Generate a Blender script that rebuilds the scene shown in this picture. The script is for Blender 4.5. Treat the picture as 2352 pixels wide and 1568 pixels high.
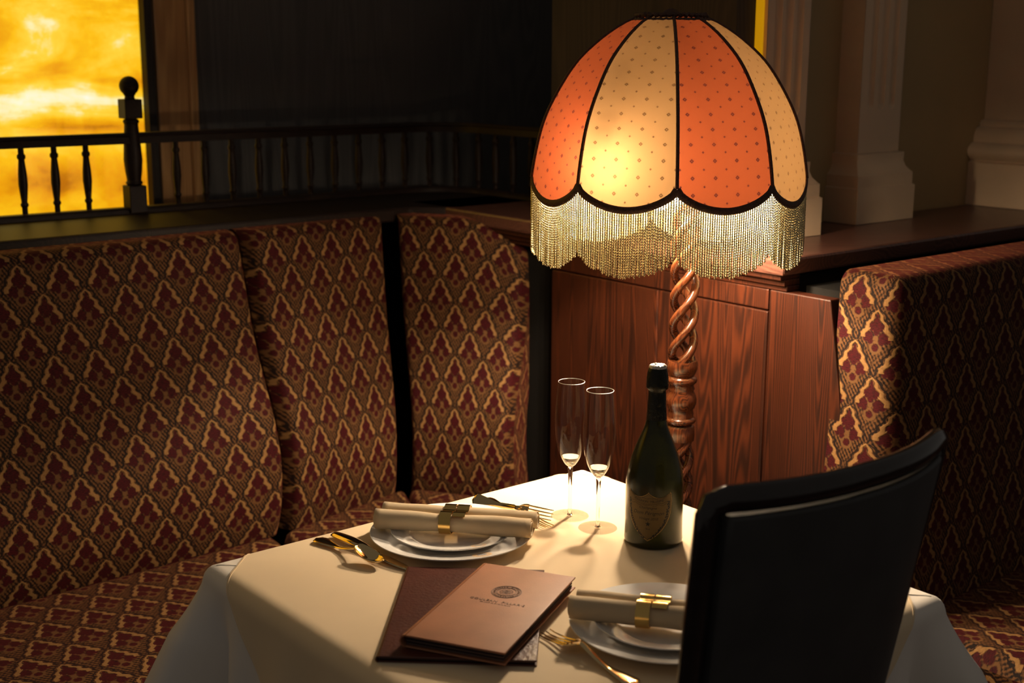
import bpy, bmesh, math, random
from math import sin, cos, pi, radians, sqrt, exp, atan2
from mathutils import Vector, Matrix
random.seed(4)
for o in list(bpy.data.objects): bpy.data.objects.remove(o)
SC = bpy.context.scene
COL = SC.collection

# ------------------------------------------------------------ camera, world, exposure
EYE = Vector((0, 0, 1.5))
PITCH, ROLL, FPX = radians(12.3), radians(0.25), 3050.0
fw = Vector((0, cos(PITCH), -sin(PITCH))); rt = Vector((1, 0, 0)); up = rt.cross(fw)
rt2 = rt*cos(ROLL) + up*sin(ROLL); up2 = -rt*sin(ROLL) + up*cos(ROLL)
cam = bpy.data.cameras.new('camera'); camo = bpy.data.objects.new('camera', cam); COL.objects.link(camo)
mw = Matrix((rt2, up2, -fw)).transposed().to_4x4(); mw.translation = EYE
camo.matrix_world = mw
cam.sensor_width = 36; cam.lens = FPX/2352*36; cam.clip_start = .05
cam.dof.use_dof = True; cam.dof.focus_distance = 2.15; cam.dof.aperture_fstop = 4.5
SC.camera = camo
wd = bpy.data.worlds.new('dim_room'); SC.world = wd; wd.use_nodes = True
wd.node_tree.nodes['Background'].inputs[0].default_value = (1.0, .89, .78, 1)
wd.node_tree.nodes['Background'].inputs[1].default_value = .092
vs = SC.view_settings
vs.view_transform = 'Standard'; vs.look = 'None'; vs.exposure = 0; vs.gamma = 1; vs.use_curve_mapping = False
BULB_STRENGTH = 1700.0

# ------------------------------------------------------------ frames of the room: a runs along the back rail, b across it
AU = Vector((.774, .633, 0)); BV = Vector((-.633, .774, 0)); ROT = atan2(.633, .774)
def W(a, b, z=0.0): return AU*a + BV*b + Vector((0, 0, z))

# ------------------------------------------------------------ node helpers
class X:
    """a value socket with arithmetic"""
    def __init__(s, nt, k): s.nt = nt; s.k = k
    def _m(s, op, *a):
        n = s.nt.nodes.new('ShaderNodeMath'); n.operation = op
        for i, v in enumerate((s,)+a):
            if isinstance(v, X): s.nt.links.new(v.k, n.inputs[i])
            else: n.inputs[i].default_value = v
        return X(s.nt, n.outputs[0])
    def __add__(s, o): return s._m('ADD', o)
    __radd__ = __add__
    def __mul__(s, o): return s._m('MULTIPLY', o)
    __rmul__ = __mul__
    def __sub__(s, o): return s._m('SUBTRACT', o)
    def __rsub__(s, o): return (s*-1.0)+o
    def __truediv__(s, o): return s._m('DIVIDE', o)
    def abs(s): return s._m('ABSOLUTE')
    def fract(s): return s._m('FRACT')
    def sin(s): return s._m('SINE')
    def sqrt(s): return s._m('SQRT')
    def pow(s, e): return s._m('POWER', e)
    def min(s, o): return s._m('MINIMUM', o)
    def max(s, o): return s._m('MAXIMUM', o)
    def lt(s, o): return s._m('LESS_THAN', o)
    def gt(s, o): return s._m('GREATER_THAN', o)
    def soft(s, e, w):      # 1 below e, 0 above e+w
        n = s.nt.nodes.new('ShaderNodeMapRange'); s.nt.links.new(s.k, n.inputs[0])
        n.inputs[1].default_value = e; n.inputs[2].default_value = e+w; n.inputs[3].default_value = 1; n.inputs[4].default_value = 0
        return X(s.nt, n.outputs[0])

def new_mat(name):
    m = bpy.data.materials.new(name); m.use_nodes = True
    nt = m.node_tree; b = nt.nodes['Principled BSDF']
    return m, nt, b
def put(sock, v):
    sock.default_value = (*v, 1) if hasattr(v, '__len__') and len(v) == 3 else v
def noise(nt, vec, scale, detail=3, rough=.55, dist=0, scl=None):
    if scl:
        mp = nt.nodes.new('ShaderNodeMapping'); mp.inputs['Scale'].default_value = scl
        nt.links.new(vec, mp.inputs[0]); vec = mp.outputs[0]
    n = nt.nodes.new('ShaderNodeTexNoise'); n.inputs['Scale'].default_value = scale; n.inputs['Detail'].default_value = detail
    n.inputs['Roughness'].default_value = rough; n.inputs['Distortion'].default_value = dist
    nt.links.new(vec, n.inputs['Vector']); return n.outputs['Fac']
def ramp(nt, fac, stops):
    r = nt.nodes.new('ShaderNodeValToRGB'); e = r.color_ramp.elements
    e[0].position, e[0].color = stops[0][0], (*stops[0][1], 1)
    e[1].position, e[1].color = stops[-1][0], (*stops[-1][1], 1)
    for p, c in stops[1:-1]:
        q = e.new(p); q.color = (*c, 1)
    nt.links.new(fac, r.inputs[0]); return r.outputs[0]
def mixc(nt, f, a, b, mode='MIX'):
    n = nt.nodes.new('ShaderNodeMix'); n.data_type = 'RGBA'; n.blend_type = mode
    for s, v in ((n.inputs[0], f), (n.inputs[6], a), (n.inputs[7], b)):
        if isinstance(v, X): nt.links.new(v.k, s)
        elif hasattr(v, 'links'): nt.links.new(v, s)
        else: put(s, v)
    return n.outputs[2]
def bump(nt, b, h, strength=.3, dist=.002):
    n = nt.nodes.new('ShaderNodeBump'); n.inputs['Strength'].default_value = strength; n.inputs['Distance'].default_value = dist
    nt.links.new(h.k if isinstance(h, X) else h, n.inputs['Height']); nt.links.new(n.outputs[0], b.inputs['Normal'])
def coord(nt, kind='Object'):
    return nt.nodes.new('ShaderNodeTexCoord').outputs[kind]

def plain(name, col, rough=.5, metal=0, spec=.5, bumps=None, vary=.08, **kw):
    m, nt, b = new_mat(name)
    c = coord(nt)
    n = noise(nt, c, kw.pop('nscale', 14), 4)
    lo = tuple(v*(1-vary) for v in col); hi = tuple(min(1, v*(1+vary)) for v in col)
    nt.links.new(ramp(nt, n, [(.3, lo), (.7, hi)]), b.inputs['Base Color'])
    b.inputs['Roughness'].default_value = rough; b.inputs['Metallic'].default_value = metal
    b.inputs['Specular IOR Level'].default_value = spec
    for k, v in kw.items(): put(b.inputs[k], v)
    if bumps: bump(nt, b, noise(nt, c, bumps[0], 3), bumps[1], bumps[2])
    return m

def wood(name, dark, light, axis=2, scale=1.0, rough=.35, spec=.5, rings=True, coat=0.0):
    m, nt, b = new_mat(name)
    c = coord(nt)
    s = [4.2*scale]*3; s[axis] = .20*scale
    n1 = noise(nt, c, 1.6, 1.5, .35, .15, tuple(s))
    w = X(nt, n1)
    grain = ((w*330.0).sin()*.5+.5).pow(1.5)
    s2 = [160*scale]*3; s2[axis] = 4*scale
    fine = noise(nt, c, 1.0, 4, .7, 0, tuple(s2))
    big = noise(nt, c, 2.2, 2)
    f = grain*.34 + X(nt, fine)*.50 + X(nt, big)*.22
    nt.links.new(ramp(nt, f.k, [(.22, dark), (.5, tuple((p+q)/2 for p, q in zip(dark, light))), (.82, light)]), b.inputs['Base Color'])
    b.inputs['Roughness'].default_value = rough; b.inputs['Specular IOR Level'].default_value = spec
    b.inputs['Coat Weight'].default_value = coat; b.inputs['Coat Roughness'].default_value = .12
    bump(nt, b, X(nt, fine), .2, .0008)
    return m

def brocade():
    m, nt, b = new_mat('brocade')
    sep = nt.nodes.new('ShaderNodeSeparateXYZ'); nt.links.new(coord(nt, 'UV'), sep.inputs[0])
    U = X(nt, sep.outputs[0])/.089; Vv = X(nt, sep.outputs[1])/.128
    wob = X(nt, noise(nt, coord(nt, 'UV'), 260, 2))-.5
    gold = outline = leaf = ring = None
    for ox, oy in ((0, 0), (.5, .5)):
        x = (U+(ox+20.0)).fract()-.5; y = (Vv+(oy+20.0)).fract()
        ax = x.abs()
        t = (.965-y).max(0.0)
        w = (t/.42).min(1.0).pow(.86)*.345 + ((y*44.0).sin()*.022) + wob*.03
        inside = t.gt(.001)*y.gt(.535)
        d = (ax-w).abs()
        g = (d-((y*-.06)+.076)).soft(0, .018)*inside
        cusp = ((y-((.34-ax)*.50+.585)).abs()-(ax-.15)*.13).soft(0, .02)*ax.gt(.15)*ax.lt(.34)
        g = g.max(cusp)
        ol = (ax-w-.10).abs().soft(.016, .015)*y.gt(.48)*t.gt(.001)
        def circ(cx, cy, r, a=ax):
            dx = a-cx; dy = (y-cy)*1.45
            return (dx*dx+dy*dy).sqrt()-r
        lf = circ(0, .805, .05).min(circ(0, .765, .070)).min(circ(.105, .705, .078)).min(circ(0, .70, .085)).min(circ(0, .635, .062))
        lf = lf.min(circ(.17, .555, .088)).min(circ(.245, .52, .055)).min(circ(.135, .492, .055)).min(circ(.16, .60, .04)).min(circ(0, .40, .066))
        lfm = (lf+wob*.06).soft(0, .03).max((ax-(w-.085)).soft(0, .02)*y.gt(.66)*t.gt(.06))
        rg = (circ(0, .405, .118)+wob*.04).abs().soft(.02, .02)
        sp = (circ(0, .545, .03)).abs().soft(.02, .02)
        rg = rg.max(sp)
        gold = g if gold is None else gold.max(g)
        outline = ol if outline is None else outline.max(ol)
        leaf = lfm if leaf is None else leaf.max(lfm)
        ring = rg if ring is None else ring.max(rg)
    hatch = ((U*70.0+Vv*60.0).sin()*.5+.5)*.35 + ((U*55.0).sin()*(Vv*80.0).sin()*.5+.5)*.35
    nz = X(nt, noise(nt, coord(nt, 'UV'), 210, 4, .7))
    gf = hatch*.7+nz*.8
    ground = ramp(nt, gf.k, [(.44, (.004, .0025, .002)), (.58, (.022, .009, .0035)), (.78, (.11, .047, .015))])
    thread = X(nt, noise(nt, coord(nt, 'UV'), 1.0, 3, .7, 0, (140, 900, 1)))
    red = ramp(nt, thread.k, [(.38, (.007, .001, .0012)), (.62, (.058, .0022, .0040))])
    cream = ramp(nt, nz.k, [(.3, (.16, .078, .024)), (.7, (.25, .135, .047))])
    c = mixc(nt, ring, ground, (.10, .046, .015))
    c = mixc(nt, outline, c, (.008, .004, .003))
    c = mixc(nt, leaf, c, red)
    c = mixc(nt, gold, c, cream)
    nt.links.new(c, b.inputs['Base Color'])
    b.inputs['Roughness'].default_value = .8; b.inputs['Specular IOR Level'].default_value = .15
    b.inputs['Sheen Weight'].default_value = .12; b.inputs['Sheen Roughness'].default_value = .4
    b.inputs['Sheen Tint'].default_value = (1, .25, .15, 1)
    bump(nt, b, gold*.8-leaf*.5+nz*.5, .45, .0015)
    return m

def cloth(name, col, rough=.85):
    m, nt, b = new_mat(name)
    c = coord(nt)
    n = noise(nt, c, 9, 3); f = noise(nt, c, 900, 2)
    nt.links.new(ramp(nt, n, [(.3, tuple(v*.95 for v in col)), (.7, col)]), b.inputs['Base Color'])
    b.inputs['Roughness'].default_value = rough; b.inputs['Specular IOR Level'].default_value = .15
    b.inputs['Sheen Weight'].default_value = .1
    bump(nt, b, f, .25, .0004)
    return m

def shade_fabric(name, col, tcol, dot, tw=.5):
    m, nt, b = new_mat(name); nt.nodes.remove(b)
    sep = nt.nodes.new('ShaderNodeSeparateXYZ'); nt.links.new(coord(nt, 'UV'), sep.inputs[0])
    U = X(nt, sep.outputs[0])/.041; V_ = X(nt, sep.outputs[1])/.0285
    dots = None
    for ox, oy, r in ((0, 0, .085), (.5, .5, .045)):
        x = ((U+(ox+30)).fract()-.5).abs()*1.0; y = ((V_+(oy+30)).fract()-.5).abs()*.7
        d = x+y
        s = d.soft(r, .02)
        if r > .06: s = s*(1.0-d.soft(.02, .02)*.8)
        dots = s if dots is None else dots.max(s)
    weave = X(nt, noise(nt, coord(nt, 'UV'), 1, 3, .6, 0, (1500, 500, 1)))
    cc = mixc(nt, dots*.85, mixc(nt, weave, tuple(v*.85 for v in col), col), dot)
    tc = mixc(nt, dots*.9, tcol, tuple(v*.12 for v in dot))
    d = nt.nodes.new('ShaderNodeBsdfDiffuse'); t = nt.nodes.new('ShaderNodeBsdfTranslucent'); mx = nt.nodes.new('ShaderNodeMixShader')
    nt.links.new(cc, d.inputs[0]); nt.links.new(tc, t.inputs[0]); mx.inputs[0].default_value = tw
    nt.links.new(d.outputs[0], mx.inputs[1]); nt.links.new(t.outputs[0], mx.inputs[2])
    nt.links.new(mx.outputs[0], nt.nodes['Material Output'].inputs[0])
    return m

def thin_glass(name):
    m, nt, b = new_mat(name); nt.nodes.remove(b)
    t = nt.nodes.new('ShaderNodeBsdfTransparent'); g = nt.nodes.new('ShaderNodeBsdfGlossy'); f = nt.nodes.new('ShaderNodeLayerWeight')
    mx = nt.nodes.new('ShaderNodeMixShader')
    f.inputs[0].default_value = .5; g.inputs['Roughness'].default_value = .02
    t.inputs[0].default_value = (.97, .96, .95, 1)
    fr_k = (X(nt, f.outputs['Facing']).pow(3.0)*.85+.04); nt.links.new(fr_k.k, mx.inputs[0]); nt.links.new(t.outputs[0], mx.inputs[1]); nt.links.new(g.outputs[0], mx.inputs[2])
    nt.links.new(mx.outputs[0], nt.nodes['Material Output'].inputs[0])
    return m

def emit(name, col, s):
    m, nt, b = new_mat(name)
    b.inputs['Base Color'].default_value = (*col, 1)
    b.inputs['Emission Color'].default_value = (*col, 1); b.inputs['Emission Strength'].default_value = s
    return m

def onyx():
    m, nt, b = new_mat('backlit_onyx')
    c = coord(nt)
    mp = nt.nodes.new('ShaderNodeMapping'); mp.inputs['Rotation'].default_value = (0, radians(14), 0); mp.inputs['Scale'].default_value = (.9, 1, 3.3)
    mp.inputs['Location'].default_value = (.35, 0, .36)
    nt.links.new(c, mp.inputs[0])
    n1 = noise(nt, mp.outputs[0], 1.7, 6, .55, .6)
    n2 = noise(nt, c, 9, 5, .7, .3)
    f = X(nt, n1)*.82+X(nt, n2)*.2
    nt.links.new(ramp(nt, f.k, [(.36, (.50, .15, .003)), (.43, (.84, .34, .003)), (.50, (.98, .52, .008)), (.565, (1, .66, .05)), (.61, (1, .86, .42)), (.68, (1, .97, .80))]), b.inputs['Emission Color'])
    b.inputs['Emission Strength'].default_value = 1.0
    b.inputs['Base Color'].default_value = (.3, .15, .03, 1); b.inputs['Roughness'].default_value = .25
    return m

M = {}
M['brocade'] = brocade()
M['red_piping'] = plain('red_piping', (.11, .008, .007), .8, bumps=(700, .4, .001))
M['panel_wood'] = wood('panel_wood', (.005, .0018, .001), (.060, .0125, .0033), 2, 1.9, .45, .3)
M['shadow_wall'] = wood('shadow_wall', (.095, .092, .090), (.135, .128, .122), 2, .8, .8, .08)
M['rail_wood'] = wood('rail_wood', (.008, .005, .004), (.022, .011, .007), 0, 1.5, .5, .18)
M['dark_wood'] = wood('dark_wood', (.040, .036, .033), (.062, .050, .042), 2, .8, .7, .10)
M['lamp_wood'] = wood('lamp_wood', (.010, .004, .003), (.14, .036, .010), 2, 3.0, .25, .45, coat=.15)
M['ledge_wood'] = wood('ledge_wood', (.05, .02, .014), (.14, .055, .035), 0, 1.2, .3, .5)
M['pillar_wood'] = wood('pillar_wood', (.42, .21, .085), (.66, .37, .15), 2, 1.0, .22, .6)
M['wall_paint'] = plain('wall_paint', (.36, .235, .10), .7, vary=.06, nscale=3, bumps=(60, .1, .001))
M['stone_paint'] = plain('stone_paint', (.56, .40, .25), .45, vary=.05, nscale=8, bumps=(50, .12, .001))
M['lit_paint'] = plain('lit_paint', (.75, .50, .06), .6)
M['carpet'] = plain('carpet', (.05, .015, .012), .95, vary=.4, nscale=30, bumps=(400, .6, .003))
M['white_cloth'] = cloth('white_cloth', (.78, .72, .64))
M['beige_cloth'] = cloth('beige_cloth', (.76, .60, .39))
M['napkin'] = cloth('napkin_cloth', (.60, .47, .30))
M['brass'] = plain('brass', (.86, .56, .17), .16, 1.0, vary=.04)
M['gold_steel'] = plain('gold_steel', (.80, .58, .28), .10, 1.0, vary=.03)
M['china'] = plain('china', (.88, .85, .80), .08, vary=.01)
M['gold_print'] = plain('gold_print', (.80, .48, .16), .5, vary=.05)
M['navy_print'] = plain('navy_print', (.08, .08, .14), .5)
M['tan_leather'] = plain('tan_leather', (.34, .135, .062), .42, vary=.12, nscale=20, bumps=(420, .25, .0006))
M['brown_leather'] = plain('brown_leather', (.075, .020, .012), .33, vary=.18, nscale=20, bumps=(190, .7, .0012))
M['dark_emboss'] = plain('dark_emboss', (.13, .055, .028), .5)
M['pages'] = plain('pages', (.06, .035, .03), .8)
M['black_leather'] = plain('black_leather', (.030, .029, .028), .6, vary=.2, bumps=(300, .3, .0008))
M['chair_wood'] = plain('chair_wood', (.018, .013, .011), .16, vary=.2, nscale=30)
M['foil'] = plain('foil', (.012, .013, .010), .3, .6, vary=.3, bumps=(160, .8, .002))
M['foil_top'] = plain('foil_top', (.62, .56, .50), .35, .6, vary=.25, nscale=200, bumps=(260, .8, .002))
M['label'] = plain('label', (.14, .088, .022), .6, vary=.06, nscale=60)
M['label_gold'] = plain('label_gold', (.30, .185, .055), .5, .2)
M['label_ink'] = plain('label_ink', (.006, .006, .005), .6)
M['gold_thread'] = plain('gold_thread', (.62, .52, .29), .30, .85, vary=.25, nscale=500)
M['dark_braid'] = plain('dark_braid', (.06, .022, .010), .5, .3, vary=.5, nscale=300, bumps=(500, .8, .002))
M['frame_black'] = plain('frame_black', (.010, .009, .008), .9, spec=.05)
M['bulb'] = emit('bulb_glass', (1.0, .79, .56), BULB_STRENGTH*.85)
for nm_, k_ in (('bulb_b', .85), ('bulb_c', 1.15)): M[nm_] = emit(nm_, (1.0, .79, .56), BULB_STRENGTH*k_)
M['onyx'] = onyx()
M['amber_silk'] = shade_fabric('amber_silk', (.13, .08, .03), (.039, .0208, .0080), (.09, .045, .018))
M['coral_silk'] = shade_fabric('coral_silk', (.10, .030, .012), (.036, .0078, .0026), (.05, .012, .012))
M['thin_glass'] = thin_glass('thin_glass')
def rim_glass():
    m, nt, b = new_mat('rim_glass'); nt.nodes.remove(b)
    t = nt.nodes.new('ShaderNodeBsdfTransparent'); g = nt.nodes.new('ShaderNodeBsdfGlossy'); mx = nt.nodes.new('ShaderNodeMixShader')
    g.inputs['Roughness'].default_value = .35; mx.inputs[0].default_value = .42
    nt.links.new(t.outputs[0], mx.inputs[1]); nt.links.new(g.outputs[0], mx.inputs[2]); nt.links.new(mx.outputs[0], nt.nodes['Material Output'].inputs[0])
    return m
M['rim_glass'] = rim_glass()
def bottle_glass():
    m, nt, b = new_mat('bottle_glass')
    b.inputs['Roughness'].default_value = .24; b.inputs['Specular IOR Level'].default_value = .35
    b.inputs['Transmission Weight'].default_value = .32; b.inputs['IOR'].default_value = 1.5
    n = noise(nt, coord(nt), 60, 3)
    nt.links.new(ramp(nt, n, [(.3, (.012, .014, .0015)), (.7, (.020, .024, .002))]), b.inputs['Base Color'])
    return m
M['bottle_glass'] = bottle_glass()
def solid_glass():
    m, nt, b = new_mat('solid_glass')
    b.inputs['Base Color'].default_value = (1, 1, 1, 1); b.inputs['Roughness'].default_value = 0
    b.inputs['Transmission Weight'].default_value = 1; b.inputs['IOR'].default_value = 1.48
    return m
M['solid_glass'] = solid_glass()

# ------------------------------------------------------------ mesh helpers
class MB:
    def __init__(s): s.v = []; s.f = []; s.uv = {}
    def vert(s, p): s.v.append(tuple(p)); return len(s.v)-1
    def box(s, c, size, ax=None):
        ax = ax or (Vector((1, 0, 0)), Vector((0, 1, 0)), Vector((0, 0, 1)))
        c = Vector(c); b = len(s.v)
        for sx in (-1, 1):
            for sy in (-1, 1):
                for sz in (-1, 1): s.v.append(tuple(c+ax[0]*sx*size[0]/2+ax[1]*sy*size[1]/2+ax[2]*sz*size[2]/2))
        for q in ((0, 1, 3, 2), (4, 6, 7, 5), (0, 4, 5, 1), (2, 3, 7, 6), (0, 2, 6, 4), (1, 5, 7, 3)): s.f.append(tuple(b+i for i in q))
        return s
    def lathe(s, prof, c=(0, 0, 0), n=48, closed=False, ax=None):
        b = len(s.v); c = Vector(c); k = len(prof)
        for r, z in prof:
            for i in range(n):
                t = 2*pi*i/n; s.v.append(tuple(c+Vector((r*cos(t), r*sin(t), z))))
        for j in range(k-1 if not closed else k):
            j2 = (j+1) % k
            for i in range(n):
                i2 = (i+1) % n
                s.f.append((b+j*n+i, b+j*n+i2, b+j2*n+i2, b+j2*n+i))
        if not closed:
            if prof[0][0] > 1e-5: s.f.append(tuple(b+i for i in range(n))[::-1])
            if prof[-1][0] > 1e-5: s.f.append(tuple(b+(k-1)*n+i for i in range(n)))
        return s
    def tube(s, pts, r, n=8, caps=True, loop=False, up=Vector((0, 0, 1))):
        b = len(s.v); pts = [Vector(p) for p in pts]; k = len(pts)
        for j, p in enumerate(pts):
            if loop: t = pts[(j+1) % k]-pts[(j-1) % k]
            else: t = pts[min(j+1, k-1)]-pts[max(j-1, 0)]
            t.normalize(); x = t.cross(up)
            if x.length < 1e-4: x = t.cross(Vector((0, 1, 0)))
            x.normalize(); y = x.cross(t)
            rr = r[j] if isinstance(r, list) else r
            if not hasattr(rr, '__len__'): rr = (rr, rr)
            for i in range(n):
                a = 2*pi*i/n; s.v.append(tuple(p+x*rr[0]*cos(a)+y*rr[1]*sin(a)))
        for j in range(k if loop else k-1):
            j2 = (j+1) % k
            for i in range(n):
                i2 = (i+1) % n; s.f.append((b+j*n+i, b+j*n+i2, b+j2*n+i2, b+j2*n+i))
        if caps and not loop:
            s.f.append(tuple(b+i for i in range(n))[::-1]); s.f.append(tuple(b+(k-1)*n+i for i in range(n)))
        return s
    def grid(s, fn, nu, nv, uv=None):
        b = len(s.v)
        for j in range(nv+1):
            for i in range(nu+1):
                s.v.append(tuple(fn(i/nu, j/nv)))
                if uv: s.uv[len(s.v)-1] = uv(i/nu, j/nv)
        for j in range(nv):
            for i in range(nu):
                q = b+j*(nu+1)+i; s.f.append((q, q+1, q+nu+2, q+nu+1))
        return s
    def prism(s, poly, d):
        """poly: list of 3D points, extruded by vector d"""
        b = len(s.v); n = len(poly); d = Vector(d)
        for p in poly: s.v.append(tuple(p))
        for p in poly: s.v.append(tuple(Vector(p)+d))
        s.f.append(tuple(b+i for i in range(n))[::-1]); s.f.append(tuple(b+n+i for i in range(n)))
        for i in range(n): s.f.append((b+i, b+(i+1) % n, b+n+(i+1) % n, b+n+i))
        return s

def link(name, mb, mat, parent=None, smooth=True, local=False, bevel=0, angle=40, sub=0):
    """one mesh object; vertices are in world space unless local (then in the parent's)"""
    me = bpy.data.meshes.new(name)
    vs_ = mb.v
    if parent is not None and not local:
        inv = parent.matrix_basis.inverted(); vs_ = [tuple(inv @ Vector(p)) for p in vs_]
    me.from_pydata(vs_, [], mb.f)
    if mb.uv:
        l = me.uv_layers.new(name='UVMap')
        for i, lp in enumerate(me.loops): l.data[i].uv = mb.uv.get(lp.vertex_index, (0, 0))
    me.materials.append(mat if not isinstance(mat, str) else M[mat])
    bm = bmesh.new(); bm.from_mesh(me); bmesh.ops.recalc_face_normals(bm, faces=bm.faces); bm.to_mesh(me); bm.free()
    if smooth:
        me.polygons.foreach_set('use_smooth', [True]*len(me.polygons)); me.set_sharp_from_angle(angle=radians(angle))
    o = bpy.data.objects.new(name, me); COL.objects.link(o)
    if parent is not None: o.parent = parent
    if bevel:
        md = o.modifiers.new('bevel', 'BEVEL'); md.width = bevel; md.segments = 2; md.limit_method = 'ANGLE'
    if sub:
        md = o.modifiers.new('sub', 'SUBSURF'); md.levels = sub; md.render_levels = sub
    return o
def tag(o, label=None, cat=None, group=None, kind=None):
    if label: o['label'] = label
    if cat: o['category'] = cat
    if group: o['group'] = group
    if kind: o['kind'] = kind
    return o
def thing(name, label, cat, loc=(0, 0, 0), rz=0, group=None):
    o = bpy.data.objects.new(name, None); COL.objects.link(o); o.empty_display_size = .05
    o.matrix_basis = Matrix.Translation(Vector(loc)) @ Matrix.Rotation(rz, 4, 'Z')
    return tag(o, label, cat, group)
def struct(name, mb, mat, **k):
    return tag(link(name, mb, mat, None, **k), kind='structure')
def sub_struct(name): 
    o = bpy.data.objects.new(name, None); COL.objects.link(o); return tag(o, kind='structure')
AX = (AU, BV, Vector((0, 0, 1)))
def abox(mb, a0, a1, b0, b1, z0, z1):
    return mb.box(W((a0+a1)/2, (b0+b1)/2, (z0+z1)/2), (a1-a0, b1-b0, z1-z0), AX)
def interp(tab, x):
    if x <= tab[0][0]: return tab[0][1]
    for (x0, y0), (x1, y1) in zip(tab, tab[1:]):
        if x <= x1:
            t = (x-x0)/(x1-x0); return y0+(y1-y0)*t
    return tab[-1][1]
def smooth_interp(tab, x):
    """Catmull-Rom through (x, y)"""
    n = len(tab)
    if x <= tab[0][0]: return tab[0][1]
    if x >= tab[-1][0]: return tab[-1][1]
    for i in range(n-1):
        if x <= tab[i+1][0]:
            x0, y0 = tab[i]; x1, y1 = tab[i+1]
            m0 = (tab[i+1][1]-tab[max(i-1, 0)][1])/(tab[i+1][0]-tab[max(i-1, 0)][0])
            m1 = (tab[min(i+2, n-1)][1]-tab[i][1])/(tab[min(i+2, n-1)][0]-tab[i][0])
            h = x1-x0; t = (x-x0)/h
            return (2*t**3-3*t*t+1)*y0+(t**3-2*t*t+t)*h*m0+(-2*t**3+3*t*t)*y1+(t**3-t*t)*h*m1
def text_geo(body, size, shear=0.0, ext=0.0, cx=0.0, cy=0.0, spacing=1.0):
    """returns (verts, faces) of centred text"""
    cu = bpy.data.curves.new('t', 'FONT'); cu.body = body; cu.size = size; cu.shear = shear; cu.extrude = ext; cu.resolution_u = 3
    cu.align_x = 'CENTER'; cu.align_y = 'CENTER'; cu.space_character = spacing
    o = bpy.data.objects.new('t', cu); COL.objects.link(o)
    dg = bpy.context.evaluated_depsgraph_get(); me = bpy.data.meshes.new_from_object(o.evaluated_get(dg))
    v = [(p.co.x+cx, p.co.y+cy, p.co.z) for p in me.vertices]; f = [tuple(p.vertices) for p in me.polygons]
    bpy.data.objects.remove(o); bpy.data.curves.remove(cu); bpy.data.meshes.remove(me)
    return v, f
def add_geo(mb, vf, fn):
    b = len(mb.v)
    for p in vf[0]: mb.v.append(tuple(fn(*p)))
    for q in vf[1]: mb.f.append(tuple(b+i for i in q))
def copy_tree(o, parent=None):
    c = o.copy(); COL.objects.link(c); c.parent = parent
    for ch in list(o.children): copy_tree(ch, c)
    return c

# ------------------------------------------------------------ the room
LZ = 1.11            # height of the ledges behind the seats
struct('floor', abox(MB(), -1.6, 5.2, -1.6, 4.6, -.05, 0), 'carpet', smooth=False)
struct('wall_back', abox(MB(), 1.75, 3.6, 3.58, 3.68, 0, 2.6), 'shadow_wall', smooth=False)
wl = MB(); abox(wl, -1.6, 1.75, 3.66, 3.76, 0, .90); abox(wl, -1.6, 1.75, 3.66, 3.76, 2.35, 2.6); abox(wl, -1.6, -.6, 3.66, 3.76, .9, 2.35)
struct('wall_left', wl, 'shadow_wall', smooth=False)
struct('wall_right', abox(MB(), 2.22, 5.2, 1.965, 2.06, 0, 2.6), 'wall_paint', smooth=False)
struct('wall_side', abox(MB(), 2.14, 2.21, 2.101, 2.47, LZ+.001, 2.6), 'dark_wood', smooth=False)
struct('trim_4', abox(MB(), 2.120, 2.181, 1.872, 2.10, LZ+.001, 2.6), 'dark_wood', smooth=False)
struct('wall_far', abox(MB(), 3.5, 3.6, 2.06, 3.58, 0, 2.6), 'dark_wood', smooth=False)
ox = thing('backlit_onyx_panel', 'glowing amber backlit onyx panel behind the left rail', 'wall panel', W(.5, 3.62, .90), ROT)
link('stone_sheet', MB().box((0, 0, .725), (2.2, .03, 1.45)), 'onyx', ox, False, True)
fr = MB(); fr.box((1.112, -.025, .725), (.024, .05, 1.45)); fr.box((0, -.025, -.012), (2.25, .05, .024))
link('frame', fr, 'dark_wood', ox, False, True)
gs = thing('pilaster_painted_light', 'narrow strip of painted amber light on the side of the first pilaster', 'painted light', W(2.178, 1.860, LZ+.002), ROT)
link('strip', MB().box((0, 0, .835), (.004, .020, 1.30)), emit('pilaster_lit_side', (.52, .25, .002), .75), gs, False, True)  # light falling on the pilaster's side, added as a glowing strip
pl = thing('wooden_pillar', 'square brown wooden pillar beside the glowing onyx panel', 'pillar', W(1.69, 3.61, 0), ROT)
link('shaft', MB().box((0, 0, 1.3), (.115, .07, 2.6)), 'pillar_wood', pl, False, True, bevel=.004)
link('edge_strip', MB().box((.045, -.045, 1.3), (.022, .02, 2.6)), 'pillar_wood', pl, False, True, bevel=.003)

# partition that carries the ledge, its boards on the lamp side
struct('wall_partition', abox(abox(MB(), 2.085, 2.36, 1.66, 2.90, 0, 1.07), 2.36, 5.2, 1.70, 1.96, 0, 1.07), 'frame_black', smooth=False)
def ledge_piece(name, pts, z=LZ, t=.035, mat='ledge_wood'):
    mb = MB(); mb.prism([p+Vector((0, 0, z-t)) for p in pts], (0, 0, t)); return struct(name, mb, mat, smooth=False, bevel=.006)
LG = 1.645
ledge_piece('trim_1', [W(2.020, LG-.005), W(5.2, LG-.005), W(5.2, 1.965), W(2.36, 1.965), W(2.36, 2.9), W(2.020, 2.9)])
mb = MB()      # stepped moulding under the ledge on the lamp side
for a0, z0, z1 in ((2.030, 1.064, 1.075), (2.042, 1.051, 1.064), (2.050, 1.040, 1.051)):
    abox(mb, a0, 2.09, LG+.008, 2.9, z0, z1)
struct('trim_2', mb, 'panel_wood', smooth=False, bevel=.002)
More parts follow.
